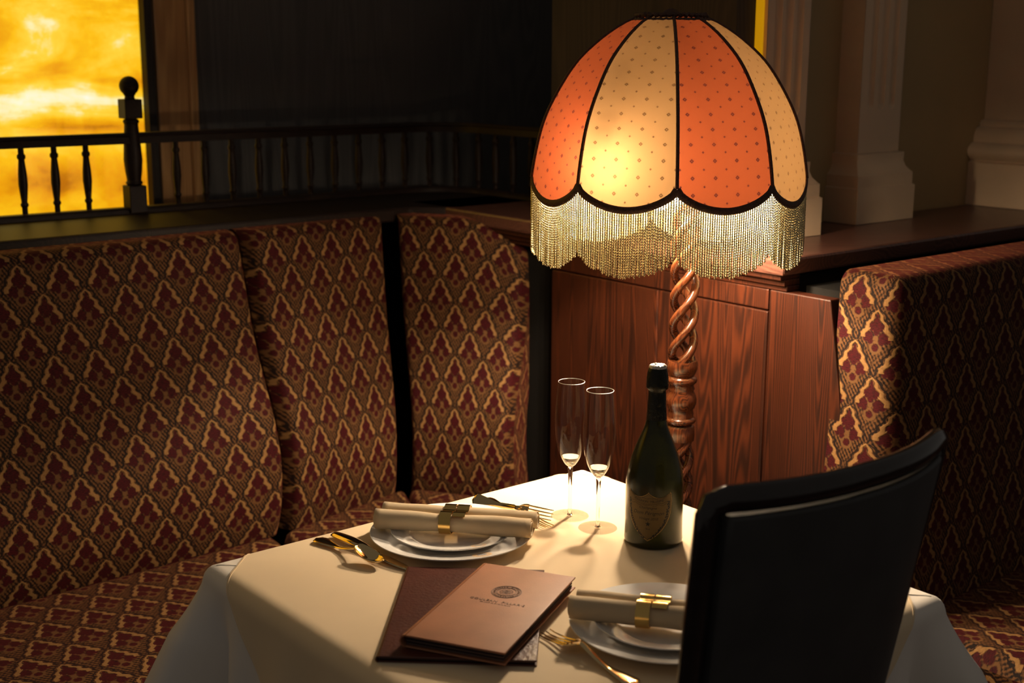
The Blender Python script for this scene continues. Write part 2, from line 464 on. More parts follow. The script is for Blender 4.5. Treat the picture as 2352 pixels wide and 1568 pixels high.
# left ledge behind the curved seat and the back corner
ledge_piece('trim_3', [W(-.6, 2.80), W(1.95, 2.80), W(2.045, 2.72), W(2.36, 2.72), W(2.36, 3.25), W(-.6, 3.25)], mat='rail_wood')  # same wood as the lamp-side ledge, its shade put into a darker colour
struct('wall_seatback', abox(abox(MB(), -.6, 2.36, 2.90, 3.2, 0, 1.07), 2.1, 2.36, 2.905, 2.92, 0, 1.07), 'frame_black', smooth=False)

wp = thing('wooden_booth_panel', 'polished reddish wooden board panel behind the lamp pole', 'panel', W(2.065, 1.9, 0), ROT)
def board(name, pts, a0=2.052, a1=2.084):
    link(name, MB().prism([W(a0, b, z) for b, z in pts], AU*(a1-a0)), 'panel_wood', wp, False, bevel=.0025)
board('stile', [(1.46, .004), (1.697, .004), (1.697, 1.039), (1.548, 1.039), (1.516, .865), (1.494, .687), (1.478, .45)])
board('top_rail', [(1.700, .997), (2.36, .997), (2.36, 1.039), (1.700, 1.039)])
board('board', [(1.700, .004), (2.005, .004), (2.005, .994), (1.700, .994)])
board('board', [(2.0075, .004), (2.36, .004), (2.36, .994), (2.0075, .994)])

# ------------------------------------------------------------ pilasters and pier on the ledge
def mitre(mb, path, prof, close_ends=True):
    """sweep (out, z) profile round a polyline of ((a,b),(na,nb)) corner offsets"""
    k = len(prof); b = len(mb.v)
    for (a, bb), (na, nb) in path:
        for o_, z in prof: mb.v.append(tuple(W(a+na*o_, bb+nb*o_, z)))
    for j in range(len(path)-1):
        for i in range(k-1): mb.f.append((b+j*k+i, b+(j+1)*k+i, b+(j+1)*k+i+1, b+j*k+i+1))
def pilaster(name, label, a0, a1, bf, bw, zs=1.272, flutes=3):
    t = thing(name, label, 'pilaster', W((a0+a1)/2, bw, LZ), ROT, 'white pilasters on the ledge')
    mb = MB(); w = a1-a0; r = .011; xs = [w*(i+1)/(flutes+1) for i in range(flutes)]; ze = 1.375
    def fn(u, v):
        x = u*w; z = zs+(2.6-zs)*v if v > .999 else zs+(.3)*v/.9 if v < .9 else zs+.3+(2.6-zs-.3)*(v-.9)/.1
        d = 0
        for c in xs:
            q = r*r-(x-c)**2-(min(0, z-ze-r))**2
            if q > 0: d = max(d, sqrt(q))
        return W(a0+x, bf+d, z)
    mb.grid(fn, 66, 60)
    link('shaft_face', mb, 'stone_paint', t, True, angle=35)
    sd = MB(); abox(sd, a0, a1, bf+.0125, bw, zs, 2.6); sd.prism([W(a0, bf, zs), W(a0+.002, bf, zs), W(a0+.002, bf+.013, zs), W(a0, bf+.013, zs)], (0, 0, 2.6-zs)); sd.prism([W(a1, bf, zs), W(a1-.002, bf, zs), W(a1-.002, bf+.013, zs), W(a1, bf+.013, zs)], (0, 0, 2.6-zs))
    link('shaft_core', sd, 'stone_paint', t, False)
    prof = [(.031, LZ+.001), (.031, 1.192), (.026, 1.195), (.026, 1.222), (.022, 1.226), (.014, 1.236), (.009, 1.250), (.010, 1.262), (.010, 1.270), (-.004, 1.274)]
    m2 = MB(); mitre(m2, [((a0, bw), (-1, 0)), ((a0, bf), (-1, -1)), ((a1, bf), (1, -1)), ((a1, bw), (1, 0))], prof)
    link('base_moulding', m2, 'stone_paint', t, True, angle=30)
    return t
pilaster('pilaster', 'fluted cream pilaster right behind the lamp shade edge', 2.185, 2.325, 1.845, 1.965)
pilaster('pilaster', 'fluted cream pilaster standing free right of the lamp', 2.590, 2.752, 1.902, 1.965)
pr = thing('pier', 'broad cream pier with rounded base moulding at far right', 'column', W(3.45, 1.7, LZ), ROT)
link('shaft', abox(MB(), 3.215, 3.75, 1.60, 1.964, 1.3, 2.6), 'stone_paint', pr, False)
prof = [(.06, LZ+.001), (.06, 1.222), (.052, 1.226)]
prof += [(.052+.018*sin(pi*i/8), 1.228+.044*i/8) for i in range(9)]
prof += [(.044, 1.274), (.044, 1.282)]+[(.044-.024*(1-cos(pi/2*i/6)), 1.284+.03*sin(pi/2*i/6)) for i in range(7)]+[(.02, 1.322), (.016, 1.328), (0, 1.333), (-.002, 1.334)]
m2 = MB(); mitre(m2, [((3.215, 1.964), (-1, 0)), ((3.215, 1.60), (-1, -1)), ((3.75, 1.60), (1, -1)), ((3.75, 1.964), (1, 0))], [(o_, z) for o_, z in prof])
link('base_moulding', m2, 'stone_paint', pr, True, angle=30)

# ------------------------------------------------------------ gallery rail
gr = thing('gallery_rail', 'low dark turned wooden rail with spindles along the seat ledge', 'railing', W(1.34, 3.10, LZ))
def rail_pt(s):
    """s metres along the rail from a=.2; turns the corner near a=2.3"""
    if s < 1.95: return W(.2+s, 3.10), AU
    R = .15; q = (s-1.95)/R
    if q < pi/2: return W(2.15+R*sin(q), 3.10-R*(1-cos(q))), (AU*cos(q)-BV*sin(q))
    return W(2.30, 2.95-(s-1.95-R*pi/2)), -BV
def sweep_rail(name, zz, hw, hh, s0=-.75, s1=2.65):
    pts = []; mb = MB(); n = 60; b = 0
    prof = [(-hw, -hh), (-hw*.8, hh*.3), (-hw, hh*.45), (-hw*.75, hh), (hw*.75, hh), (hw, hh*.45), (hw*.8, hh*.3), (hw, -hh)]
    for i in range(n+1):
        p, d = rail_pt(s0+(s1-s0)*i/n); nx = Vector((-d.y, d.x, 0)).normalized()
        for x, z in prof: mb.v.append(tuple(p+nx*x+Vector((0, 0, zz+z))))
    k = len(prof)
    for i in range(n):
        for j in range(k): mb.f.append((i*k+j, i*k+(j+1) % k, (i+1)*k+(j+1) % k, (i+1)*k+j))
    mb.f.append(tuple(range(k))); mb.f.append(tuple(n*k+j for j in range(k))[::-1])
    link(name, mb, 'rail_wood', gr, True, angle=25)
sweep_rail('top_rail', 1.292, .016, .013)
sweep_rail('bottom_rail', LZ+.008, .015, .0075)
sp = [(.0065, 1.1265), (.0065, 1.142), (.0092, 1.146), (.0092, 1.150), (.0068, 1.154), (.0085, 1.17), (.0108, 1.195), (.0100, 1.22), (.0078, 1.243), (.0070, 1.252), (.0098, 1.256), (.0098, 1.262), (.0068, 1.266), (.0068, 1.279)]
spm = MB().lathe([(r, z-LZ) for r, z in sp], n=14)
first = None; s = .107-.0765*10
while s < 2.6:
    p, d = rail_pt(s)
    if not (1.10 < s < 1.19):
        if first is None:
            first = link('spindle', spm, 'rail_wood', gr, True, True)
            o = first
        else:
            o = first.copy(); COL.objects.link(o)
        o.location = p-gr.matrix_basis.translation+Vector((0, 0, LZ))
    s += .0765
pp = W(1.342, 3.10)
post = MB(); AXR = AX
post.box(pp+Vector((0, 0, 1.145)), (.044, .044, .066), AX)
post.lathe([(.017, 1.178), (.021, 1.184), (.017, 1.19), (.020, 1.21), (.0225, 1.24), (.020, 1.28), (.0165, 1.325), (.020, 1.332), (.016, 1.338)], pp, 20)
post.box(pp+Vector((0, 0, 1.362)), (.044, .044, .046), AX)
post.lathe([(.013, 1.385), (.011, 1.392), (.016, 1.398)]+[(.0235*sin(q), 1.416-.0235*cos(q)) for q in [.55+i*(pi-.56)/10 for i in range(11)]], pp, 20)
link('newel_post', post, 'rail_wood', gr, True, bevel=.002)
lp2, d2 = rail_pt(2.62)
post = MB(); post.box(lp2+Vector((0, 0, 1.2)), (.04, .04, .178), AX); link('end_post', post, 'rail_wood', gr, False, bevel=.002)

# ------------------------------------------------------------ curved booth seat
bq = thing('booth_seat', 'long curved banquette in red and gold brocade left of the table', 'banquette', (-.5, 2.7, 0))
T = [Vector((-1.70, 2.07, 0)), Vector((-1.30, 2.41, 0)), Vector((-.6137, 3.017, 0)), Vector((-.316, 3.346, 0)), Vector((.048, 3.225, 0))]
prof_back = [(.40, .120), (.45, .138), (.52, .150), (.60, .148), (.68, .128), (.76, .096), (.85, .062), (.95, .036), (1.03, .018), (1.07, .008)]
def back_panel(p0, p1, m0, m1, u0, gapl=.012, gapr=.012, corner=False, nU=44):
    d = (p1-p0).normalized(); L = (p1-p0).length; nrm = Vector((d.y, -d.x, 0))
    if nrm.y > 0: nrm = -nrm
    # height list: face then the roll over the top
    hs = [(z, smooth_interp([(a, b) for a, b in prof_back], z)) for z in [.40+i*(.66/46) for i in range(47)]]
    R = .035
    c0 = hs[-1]
    for i in range(1, 9):
        q = pi/2*i/8*1.25; hs.append((c0[0]+R*sin(min(q, pi/2)), c0[1]-R*(1-cos(q)) if q < pi/2 else c0[1]-R-(q-pi/2)*.12))
    mb = MB(); nV = len(hs)-1
    arc = [0]
    for i in range(nV): arc.append(arc[-1]+sqrt((hs[i+1][0]-hs[i][0])**2+(hs[i+1][1]-hs[i][1])**2))
    def fn(u, v):
        x = gapl+(L-gapl-gapr)*u; z, f = hs[round(v*nV)]
        e = min(x-gapl, L-gapr-x); rr = .030
        dd = 0
        if e < rr: dd = rr-sqrt(max(0, rr*rr-(rr-e)**2)); dd *= 1.5
        if corner:      # the top drops away at the right end
            q = max(0, (x-(L-.20))/.20); z -= .085*q*q*max(0, (z-.6)/.5)
        q0 = p0+m0*f; q1 = p1+m1*f; LL = (q1-q0).length
        return q0+d*(gapl+(LL-gapl-gapr)*u)-nrm*dd+Vector((0, 0, z))
    def uv(u, v): return (u0+(L-gapl-gapr)*u, arc[round(v*nV)])
    mb.grid(fn, nU, nV, uv)
    # side returns
    for uu in (0, 1):
        b = len(mb.v)
        for j in range(nV+1):
            q = Vector(fn(uu, j/nV)); mb.v.append(tuple(q)); mb.uv[len(mb.v)-1] = (u0+L*uu, arc[j])
            mb.v.append(tuple(q-nrm*(.10 if hs[j][0] < 1.06 else .03)+Vector((0, 0, -.01 if hs[j][0] > 1.06 else 0)))); mb.uv[len(mb.v)-1] = (u0+L*uu+.1, arc[j])
        for j in range(nV): mb.f.append((b+2*j, b+2*j+1, b+2*j+3, b+2*j+2))
    o = link('back_cushion', mb, 'brocade', bq, True, angle=60)
    # piping on the right edge
    pts = [Vector(fn(1, j/nV))+nrm*.002 for j in range(nV+1)]
    link('piping', MB().tube(pts, .0048, 8), 'red_piping', o, True).parent = o
    return o
def nrm2(a, b_):
    d = (b_-a).normalized(); n = Vector((d.y, -d.x, 0)); return n if n.y < 0 else -n
NR = [nrm2(T[i], T[i+1]) for i in range(4)]
MT = [NR[0]]+[(NR[i]+NR[i+1])/(1+NR[i].dot(NR[i+1])) for i in range(3)]+[NR[3]]
for i in range(4):
    L = (T[i+1]-T[i]).length
    ob = back_panel(T[i], T[i+1], MT[i], MT[i+1], [0.03, .25, .03, .052][i], .014, .004 if i < 3 else .01, corner=(i == 3), nU=80 if i == 1 else 50)
# re-parenting of the piping keeps the cushion's own (identity) transform
S = [Vector((-1.62, 1.93, 0)), Vector((-1.20, 2.27, 0)), Vector((-.522, 2.86, 0)), Vector((-.262, 3.19, 0)), Vector((.035, 3.09, 0))]
Fp = [Vector((-1.31, 1.53, 0)), Vector((-.87, 1.89, 0)), Vector((-.23, 2.42, 0)), Vector((-.13, 2.70, 0)), Vector((.045, 2.66, 0))]
for i in range(4):
    mb = MB(); a, b_, c, d_ = S[i], S[i+1], Fp[i+1], Fp[i]
    cen = (a+b_+c+d_)/4; L = (b_-a).length; e1 = (b_-a).normalized(); e2 = Vector((-e1.y, e1.x, 0))
    def fn(u, v, a=a, b_=b_, c=c, d_=d_):
        u2 = .008+.984*u; v2 = v
        p = (a*(1-u2)+b_*u2)*(1-v2)+(d_*(1-u2)+c*u2)*v2
        ex = min(u, 1-u)*L; ey = (1-v)*.5
        z = .425
        for e in (ex, ey):
            if e < .03: z -= .03-sqrt(max(0, .0009-(.03-e)**2))
        z += .008*sin(pi*u)*sin(pi*v)
        return p+Vector((0, 0, z))
    def uv(u, v, fn=fn, a=a, e1=e1, e2=e2):
        q = Vector(fn(u, v))-a; return (q.dot(e1)+.02, q.dot(e2)*1.0)
    mb.grid(fn, 40, 40, uv)
    # skirt
    n0 = len(mb.v)
    ring = [(u/20, 0) for u in range(21)]+[(1, v/20) for v in range(1, 21)]+[(1-u/20, 1) for u in range(1, 21)]+[(0, 1-v/20) for v in range(1, 20)]
    for (u, v) in ring:
        q = Vector(fn(u, v)); mb.v.append(tuple(q)); mb.uv[len(mb.v)-1] = (q.x, q.z); mb.v.append((q.x, q.y, .30)); mb.uv[len(mb.v)-1] = (q.x, .30)
    k = len(ring)
    for j in range(k): mb.f.append((n0+2*j, n0+2*((j+1) % k), n0+2*((j+1) % k)+1, n0+2*j+1))
    link('seat_cushion', mb, 'brocade', bq, True, angle=60)
mb = MB()
for i in range(4):
    ins = .02
    mb.prism([S[i], S[i+1], Fp[i+1]*.98+S[i+1]*.02, Fp[i]*.98+S[i]*.02], (0, 0, .30))
link('plinth', mb, 'dark_wood', bq, False)

# ------------------------------------------------------------ second booth seat, right of the panel
b2 = thing('booth_seat', 'shadowed brocade banquette right of the wooden panel, its end brightly lit', 'banquette', W(2.8, 1.4, 0))
def wrap(path, zs, name, parent, u0=0, sheet=None):
    """path: list of (point, outward normal); zs: list of (z, inset)"""
    mb = MB(); n = len(path)-1; m = len(zs)-1
    ul = [u0]
    for i in range(n): ul.append(ul[-1]+(path[i+1][0]-path[i][0]).length)
    vl = [0]
    for j in range(m): vl.append(vl[-1]+sqrt((zs[j+1][0]-zs[j][0])**2+(zs[j+1][1]-zs[j][1])**2))
    def fn(u, v):
        p, nr = path[round(u*n)]; z, ins = zs[round(v*m)]
        return p-nr*ins+Vector((0, 0, z))
    mb.grid(fn, n, m, lambda u, v: (ul[round(u*n)], vl[round(v*m)]))
    return link(name, mb, 'brocade', parent, True, angle=70)
def wrap_path(a0, a1, bb, bf, r=.033, seg=10):
    pa = []
    for i in range(9): pa.append((W(a0, bb+(bf+r-bb)*i/8), -AU))
    for i in range(1, seg+1):
        q = pi/2*i/seg; pa.append((W(a0+r-r*cos(q), bf+r-r*sin(q)), (-AU*cos(q)-BV*sin(q)).normalized()))
    for i in range(1, 61): pa.append((W(a0+r+(a1-a0-r)*i/60, bf), -BV))
    return pa
r = .03
zs = [(.40, -.03), (.45, -.032), (.55, -.028), (.65, -.022), (.75, -.014), (.85, -.007), (.95, -.003), (1.03, 0), (1.068, .001)]
zs += [(1.068+r*sin(pi/2*i/7), .001+r*(1-cos(pi/2*i/7))) for i in range(1, 8)]
zs = [(z, i_) for z, i_ in zs]
# the whole back leans a little, carried by the insets of the front
path = wrap_path(2.062, 4.2, 1.535, 1.408)
oc_ = wrap(path, zs, 'back_cushion', b2, .045)
cap = MB().grid(lambda u, v: W(2.093+2.107*u, 1.4388+.0962*v, 1.0978), 40, 6, lambda u, v: (2.107*u, .70+.0962*v))
cap.v += []; link('top_cover', cap, 'brocade', b2, True)
seatp = []
mb = MB()
def fs(u, v):
    a = 2.09+(4.2-2.09)*u; b = 1.44-.52*v; z = .425
    for e in (u*2.1, (1-v)*.52):
        if e < .03: z -= .03-sqrt(max(0, .0009-(.03-e)**2))
    return W(a, b, z+.008*sin(pi*v))
mb.grid(fs, 90, 30, lambda u, v: (2.11*u, -.52*v))
n0 = len(mb.v)
ring = [(u/40, 1) for u in range(41)]
for (u, v) in ring:
    q = Vector(fs(u, v)); mb.v.append(tuple(q)); mb.uv[len(mb.v)-1] = (u*2.1, 0); mb.v.append((q.x, q.y, .3)); mb.uv[len(mb.v)-1] = (u*2.1, -.1)
for j in range(40): mb.f.append((n0+2*j, n0+2*j+2, n0+2*j+3, n0+2*j+1))
n0 = len(mb.v)
for j in range(21):
    q = Vector(fs(0, j/20)); mb.v.append(tuple(q)); mb.uv[len(mb.v)-1] = (0, j*.02); mb.v.append((q.x, q.y, .3)); mb.uv[len(mb.v)-1] = (.1, j*.02)
for j in range(20): mb.f.append((n0+2*j, n0+2*j+2, n0+2*j+3, n0+2*j+1))
link('seat_cushion', mb, 'brocade', b2, True, angle=60)
link('plinth', abox(MB(), 2.11, 4.2, .95, 1.44, 0, .30), 'dark_wood', b2, False)
link('back_frame', abox(MB(), 2.095, 4.2, 1.47, 1.64, 0, 1.05), 'frame_black', b2, False)

# ------------------------------------------------------------ table and cloths
TM = Vector((.078, 1.815, 0)); TH = .389; TZ = .75
tb = thing('dining_table', 'square dining table under white and beige cloths', 'table', TM, ROT)
link('tabletop', MB().box((0, 0, .725), (.735, .735, .03)), 'dark_wood', tb, False, True, bevel=.01)
link('pedestal', MB().lathe([(.05, .03), (.045, .10), (.035, .2), (.035, .6), (.06, .70), (.10, .709)], n=28), 'dark_wood', tb, True, True)
link('foot', MB().lathe([(.20, 0.001), (.20, .015), (.17, .03), (.05, .034)], n=36), 'dark_wood', tb, True, True)
RC, RE = .020, .024     # corner radius in plan, edge roll radius
def perim(s):
    """s in [0,8*TH): point on the rounded square and outward normal, s=0 at (TH,-TH) corner side start"""
    side = int(s//(2*TH)) % 4; t = s-(s//(2*TH))*2*TH-TH
    R90 = [(1, 0), (0, 1), (-1, 0), (0, -1)][side]
    n = Vector((R90[0], R90[1], 0)); e = Vector((-R90[1], R90[0], 0))
    k = TH-RC
    if abs(t) <= k: return n*TH+e*t, n
    sg = 1 if t > 0 else -1
    q = (abs(t)-k)/RC*pi/4
    c = n*k+e*k*sg
    nn = n*cos(q)+e*sg*sin(q)
    return c+nn*RC, nn
def corner_dist(s):
    t = s % (2*TH); return min(t, 2*TH-t)
FOLD = [0, .7, 1.9, 2.8]
def flare(s, d):
    """outward offset at depth d below the edge"""
    cd = corner_dist(s); side = s/(2*TH)
    cone = exp(-(cd/.048)**2)
    val = -exp(-((cd-.075)/.020)**2)*.20+exp(-((cd-.13)/.03)**2)*.06
    soft = .055*sin(side*2*pi*5+FOLD[int(side) % 4]*2.2)*exp(-(max(0, .3-cd)/.2)**2)
    return d*(.05+.47*cone+val*1.0+soft)*min(1, .65+d*4)+.012*cone*min(1, d*12)
def side_pt(s, dep, lift=0):
    """dep: unrolled depth past where the edge roll starts; returns local point"""
    p, n = perim(s)
    arc = RE*pi/2
    if dep < arc:
        q = dep/RE
        return p-n*RE+n*(RE+lift)*sin(q)+Vector((0, 0, TZ-RE+(RE+lift)*cos(q)))
    d = dep-arc
    return p+n*(lift+flare(s, d))+Vector((0, 0, TZ-RE-d))
wc = MB(); NP, ND = 480, 34; DEPTH = .30
cid = wc.vert((0, 0, TZ)); rings = []
def ringrow(fn):
    b = len(wc.v)
    for i in range(NP): wc.v.append(tuple(fn(8*TH*i/NP)))
    rings.append(b)
for sc in (.4, .8, .95):
    ringrow(lambda s, sc=sc: (perim(s)[0]-perim(s)[1]*RE)*sc+Vector((0, 0, TZ)))
for j in range(ND+1): ringrow(lambda s, j=j: side_pt(s, DEPTH*(j/ND)**1.15))
for i in range(NP): wc.f.append((cid, rings[0]+i, rings[0]+(i+1) % NP))
for a, b_ in zip(rings, rings[1:]):
    for i in range(NP): wc.f.append((a+i, b_+i, b_+(i+1) % NP, a+(i+1) % NP))
o = link('tablecloth', wc, 'white_cloth', None, True, angle=80)
o.matrix_basis = tb.matrix_basis.copy()
tag(o, 'white cloth draped over the table corners under the beige one', 'tablecloth')
md = o.modifiers.new('thick', 'SOLIDIFY'); md.thickness = .001; md.offset = -1
oc = MB(); HW = .69; NG = 190; LIFT = .0025
def over(x, y):
    ix = TH-RE
    ax_, ay_ = abs(x), abs(y)
    if ax_ <= ix and ay_ <= ix: return Vector((x, y, TZ+LIFT))
    # fold over the side that is passed the further
    if ax_ >= ay_:
        sg = 1 if x > 0 else -1; side = 0 if x > 0 else 2; t = y*sg; dep = ax_-ix
    else:
        sg = 1 if y > 0 else -1; side = 1 if y > 0 else 3; t = -x*sg; dep = ay_-ix
    t = max(-TH+.012, min(TH-.012, t))
    return side_pt(side*2*TH+TH+t, dep, LIFT)
def of(u, v):
    p = (u-.5)*2*HW; q = (v-.5)*2*HW       # diagonal coordinates x+y, x-y
    return over((p+q)/2, (p-q)/2)
oc.grid(of, NG, NG)
o = link('overlay_cloth', oc, 'beige_cloth', None, True, angle=80)
o.matrix_basis = tb.matrix_basis.copy()
tag(o, 'beige cloth laid diagonally across the table, points hanging over the sides', 'tablecloth')
hm = MB(); 
for e in range(4):
    pts = []
    for i in range(121):
        w_ = -HW+.004+(2*HW-.008)*i/120; k = HW-.004
        p, q = [(w_, k), (k, w_), (w_, -k), (-k, w_)][e]
        pts.append(over((p+q)/2, (p-q)/2)+Vector((0, 0, .0004)))
    hm.tube(pts, .0006, 5)
h = link('hem', hm, 'beige_cloth', o, True, local=True)

# ------------------------------------------------------------ plates
TT = TZ+LIFT
def plate_mesh(prof, n=96): return MB().lathe(prof, n=n, closed=True)
charger = [(.0005, .004), (.070, .004), (.082, .0065), (.088, .0095), (.125, .0175), (.127, .0180), (.1275, .0170), (.126, .0158), (.088, .0068), (.080, .0005), (.074, .0005), (.070, .0020), (.0005, .0022)]
small = [(.0005, .0055), (.058, .0055), (.064, .0075), (.068, .0105), (.093, .0165), (.0945, .0170), (.0952, .0160), (.094, .0148), (.068, .0075), (.056, .0005), (.050, .0005), (.046, .0030), (.0005, .0032)]
def emblem(parent, r0, z0, slope, ang, size):
    """printed gold medallion lying on the sloped rim"""
    def put_(x, y, h=0):
        rr = r0+y; t = ang+x/r0
        return Vector((rr*cos(t), rr*sin(t), z0+y*slope+.0003+h))
    mb = MB()
    def annulus(m, a, b, n=40, st=0):
        k = len(m.v)
        for i in range(n):
            q = 2*pi*i/n
            for rr in (a, b): m.v.append(tuple(put_(rr*cos(q), rr*sin(q), st)))
        for i in range(n): j = (i+1) % n; m.f.append((k+2*i, k+2*i+1, k+2*j+1, k+2*j))
    annulus(mb, size*.93, size); annulus(mb, size*.60, size*.66)
    for i in range(22):
        q = 2*pi*i/22; c = size*.80; k = len(mb.v); s_ = size*.07
        for dx, dy in ((-s_, -s_), (s_, -s_), (s_*.6, s_), (-s_*.6, s_)): mb.v.append(tuple(put_(c*cos(q)+dx, c*sin(q)+dy)))
        mb.f.append((k, k+1, k+2, k+3))
    p = link('gold_medallion', mb, 'gold_print', parent, False, True)
    mb = MB()
    for cx, cy in ((-.42, 0), (.42, 0), (-.12, .25), (.12, .25), (-.12, -.25), (.12, -.25)):
        k = len(mb.v); s_ = size*.09
        for i in range(8): mb.v.append(tuple(put_(size*cx+s_*cos(pi*i/4), size*cy+s_*sin(pi*i/4))))
        mb.f.append(tuple(k+i for i in range(8)))
    q = link('medallion_stars', mb, 'navy_print', parent, False, True)
P1 = Vector((-.093, 1.964, TT)); P2 = Vector((.204, 1.630, TT))
def plate_set(loc, l1, l2, rz):
    t = thing('charger_plate', l1, 'plate', loc, rz, 'large white charger plates'); link('dish', plate_mesh(charger), 'china', t, True, True, angle=50)
    emblem(t, .105, .0133, .21, radians(-62)-rz, .0145)
    s_ = thing('side_plate', l2, 'plate', loc+Vector((0, 0, .0045)), rz, 'smaller white plates on the chargers'); link('dish', plate_mesh(small), 'china', s_, True, True, angle=50)
    emblem(s_, .080, .0136, .24, radians(-57)-rz, .0118)
plate_set(P1, 'large white charger plate beside the wine glasses, left of the bottle', 'smaller white plate stacked on the charger left of the glasses', 0)
plate_set(P2, 'large white charger plate partly hidden behind the dark chair back', 'smaller white plate stacked on the charger behind the chair back', .4)

# ------------------------------------------------------------ napkins and rings
def napkin(pl_, pr_, sep, zc, r1, r2, label, ringpos, rlabel, seed):
    random.seed(seed)
    d = (pr_-pl_); L = d.length; d.normalize(); n = Vector((-d.y, d.x, 0))     # n points away from the camera
    t = thing('napkin', label, 'napkin', (pl_+pr_)/2, atan2(d.y, d.x), 'rolled napkins on the plates')
    # a flat napkin rolled in from both edges: two scrolls joined underneath
    for sg, rr, extra in ((-1, r1, 0), (1, r2, .004)):
        mb = MB(); turns = 2.6; ns = 90; nl = 26
        cy = sg*sep/2
        def fn(u, v):
            th = v*turns*2*pi; rad = rr*(1-.27*v*turns/2.6*2.2) if True else rr
            rad = max(.003, rr-.0026*v*turns)
            ph = -pi/2+sg*th
            x = -L/2+L*u+extra*(sg)
            wob = 1+.035*sin(u*9+seed+sg)+.02*sin(u*23+seed)
            crush = 1-.12*exp(-((x-ringpos)/.03)**2)
            return Vector((x+.0012*sin(th*1.3), cy+rad*wob*crush*cos(ph)*1.04, zc+rad*wob*crush*sin(ph)+0))
        mb.grid(fn, nl, ns)
        o_ = link('roll', mb, 'napkin', t, True, True, angle=80)
        md_ = o_.modifiers.new('t', 'SOLIDIFY'); md_.thickness = .0016; md_.offset = -1
        o_['label'] = 'nearer rolled edge of the napkin' if sg < 0 else 'farther rolled edge of the napkin'
    mb = MB(); mb.grid(lambda u, v: Vector((-L/2+L*u, -sep/2+sep*v, zc-min(r1, r2)+.0012)), 10, 4)
    o_ = link('fold', mb, 'napkin', t, True, True); md_ = o_.modifiers.new('t', 'SOLIDIFY'); md_.thickness = .0016
    # the ring: a flat brass band wound round both rolls, its ends side by side
    rg = thing('napkin_ring', rlabel, 'napkin ring', (pl_+pr_)/2+d*ringpos, atan2(d.y, d.x), 'brass napkin rings')
    def hull(q, off):
        # round both rolls, dipping into the valley between them on top
        c_, s_ = cos(q), sin(q)
        y = (sep/2+r2*.98+off)*c_ if c_ > 0 else (sep/2+r1*.98+off)*c_
        hw = abs(y)
        rr = ((r2 if c_ > 0 else r1)*.98+off)
        e = min(1, abs(hw-sep/2)/rr); h_ = rr*sqrt(max(0, 1-e*e))
        if s_ < 0: return Vector((0, y, zc-(rr if hw < sep/2 else h_)))
        return Vector((0, y, zc+(h_ if hw >= sep/2 else max(h_, rr*.78))))
    for k, (x0, w_, q0, q1, name) in enumerate(((-.0105, .0185, -pi, pi, 'band'), (.0105, .0195, radians(-20), radians(142), 'band_end'))):
        mb = MB(); nq = 72; full = k == 0
        b = 0
        for i in range(nq+1):
            q = q0+(q1-q0)*i/nq
            for xx, off in ((-w_/2, .0009), (w_/2, .0009), (w_/2, .0024), (-w_/2, .0024)):
                p = hull(q, off); tilt = 0
                mb.v.append((x0+xx+tilt, p.y, p.z))
        for i in range(nq):
            for j in range(4): mb.f.append((4*i+j, 4*i+(j+1) % 4, 4*i+4+(j+1) % 4, 4*i+4+j))
        if not full: mb.f.append((0, 1, 2, 3)); mb.f.append((4*nq+3, 4*nq+2, 4*nq+1, 4*nq))
        link(name, mb, 'brass', rg, True, True, angle=40)
NZ = .7885
napkin(Vector((-.208, 1.984, 0)), Vector((.034, 1.943, 0)), .036, NZ, .0158, .0150, 'beige rolled napkin across the plate left of the wine glasses', .000,
       'brass napkin ring on the napkin left of the wine glasses', 2)
napkin(Vector((.082, 1.648, 0)), Vector((.315, 1.590, 0)), .033, NZ+.0, .0165, .0115, 'beige rolled napkin on the plate partly hidden by the chair', -.012,
       'brass napkin ring on the napkin next to the chair back', 5)

# ------------------------------------------------------------ cutlery
def sweep_flat(mb, stations, n=10):
    """stations: (x, half width, half thickness, z, yoff)"""
    b = len(mb.v); k = len(stations)
    for x, w_, h_, z, yo in stations:
        for i in range(n):
            q = 2*pi*i/n; mb.v.append((x, yo+w_*cos(q), z+h_*sin(q)))
    for j in range(k-1):
        for i in range(n): mb.f.append((b+j*n+i, b+j*n+(i+1) % n, b+(j+1)*n+(i+1) % n, b+(j+1)*n+i))
    mb.f.append(tuple(b+i for i in range(n))[::-1]); mb.f.append(tuple(b+(k-1)*n+i for i in range(n)))
def handle_st(L, w_, z0, zt):
    """teardrop handle from its butt at x=0 towards x=L"""
    st = []
    for i in range(25):
        t = i/24; x = L*t
        ww = w_*(sqrt(max(0, 1-(1-min(1, t/.10))**2)))*(1-.62*min(1, max(0, (t-.12)/.4))**1.1) if t < 1 else w_*.3
        ww = max(ww, w_*.12)
        z = z0+.004*max(0, (t-.3)/.7)**2*0+zt*max(0, (t-.45)/.55)**1.5
        st.append((x, ww, .0016 if t > .04 else .0009, z, 0))
    return st
def place(name, label, cat, p, q, z, group=None):
    d = Vector((q[0]-p[0], q[1]-p[1], 0)); return thing(name, label, cat, (p[0], p[1], z), atan2(d.y, d.x), group), d.length
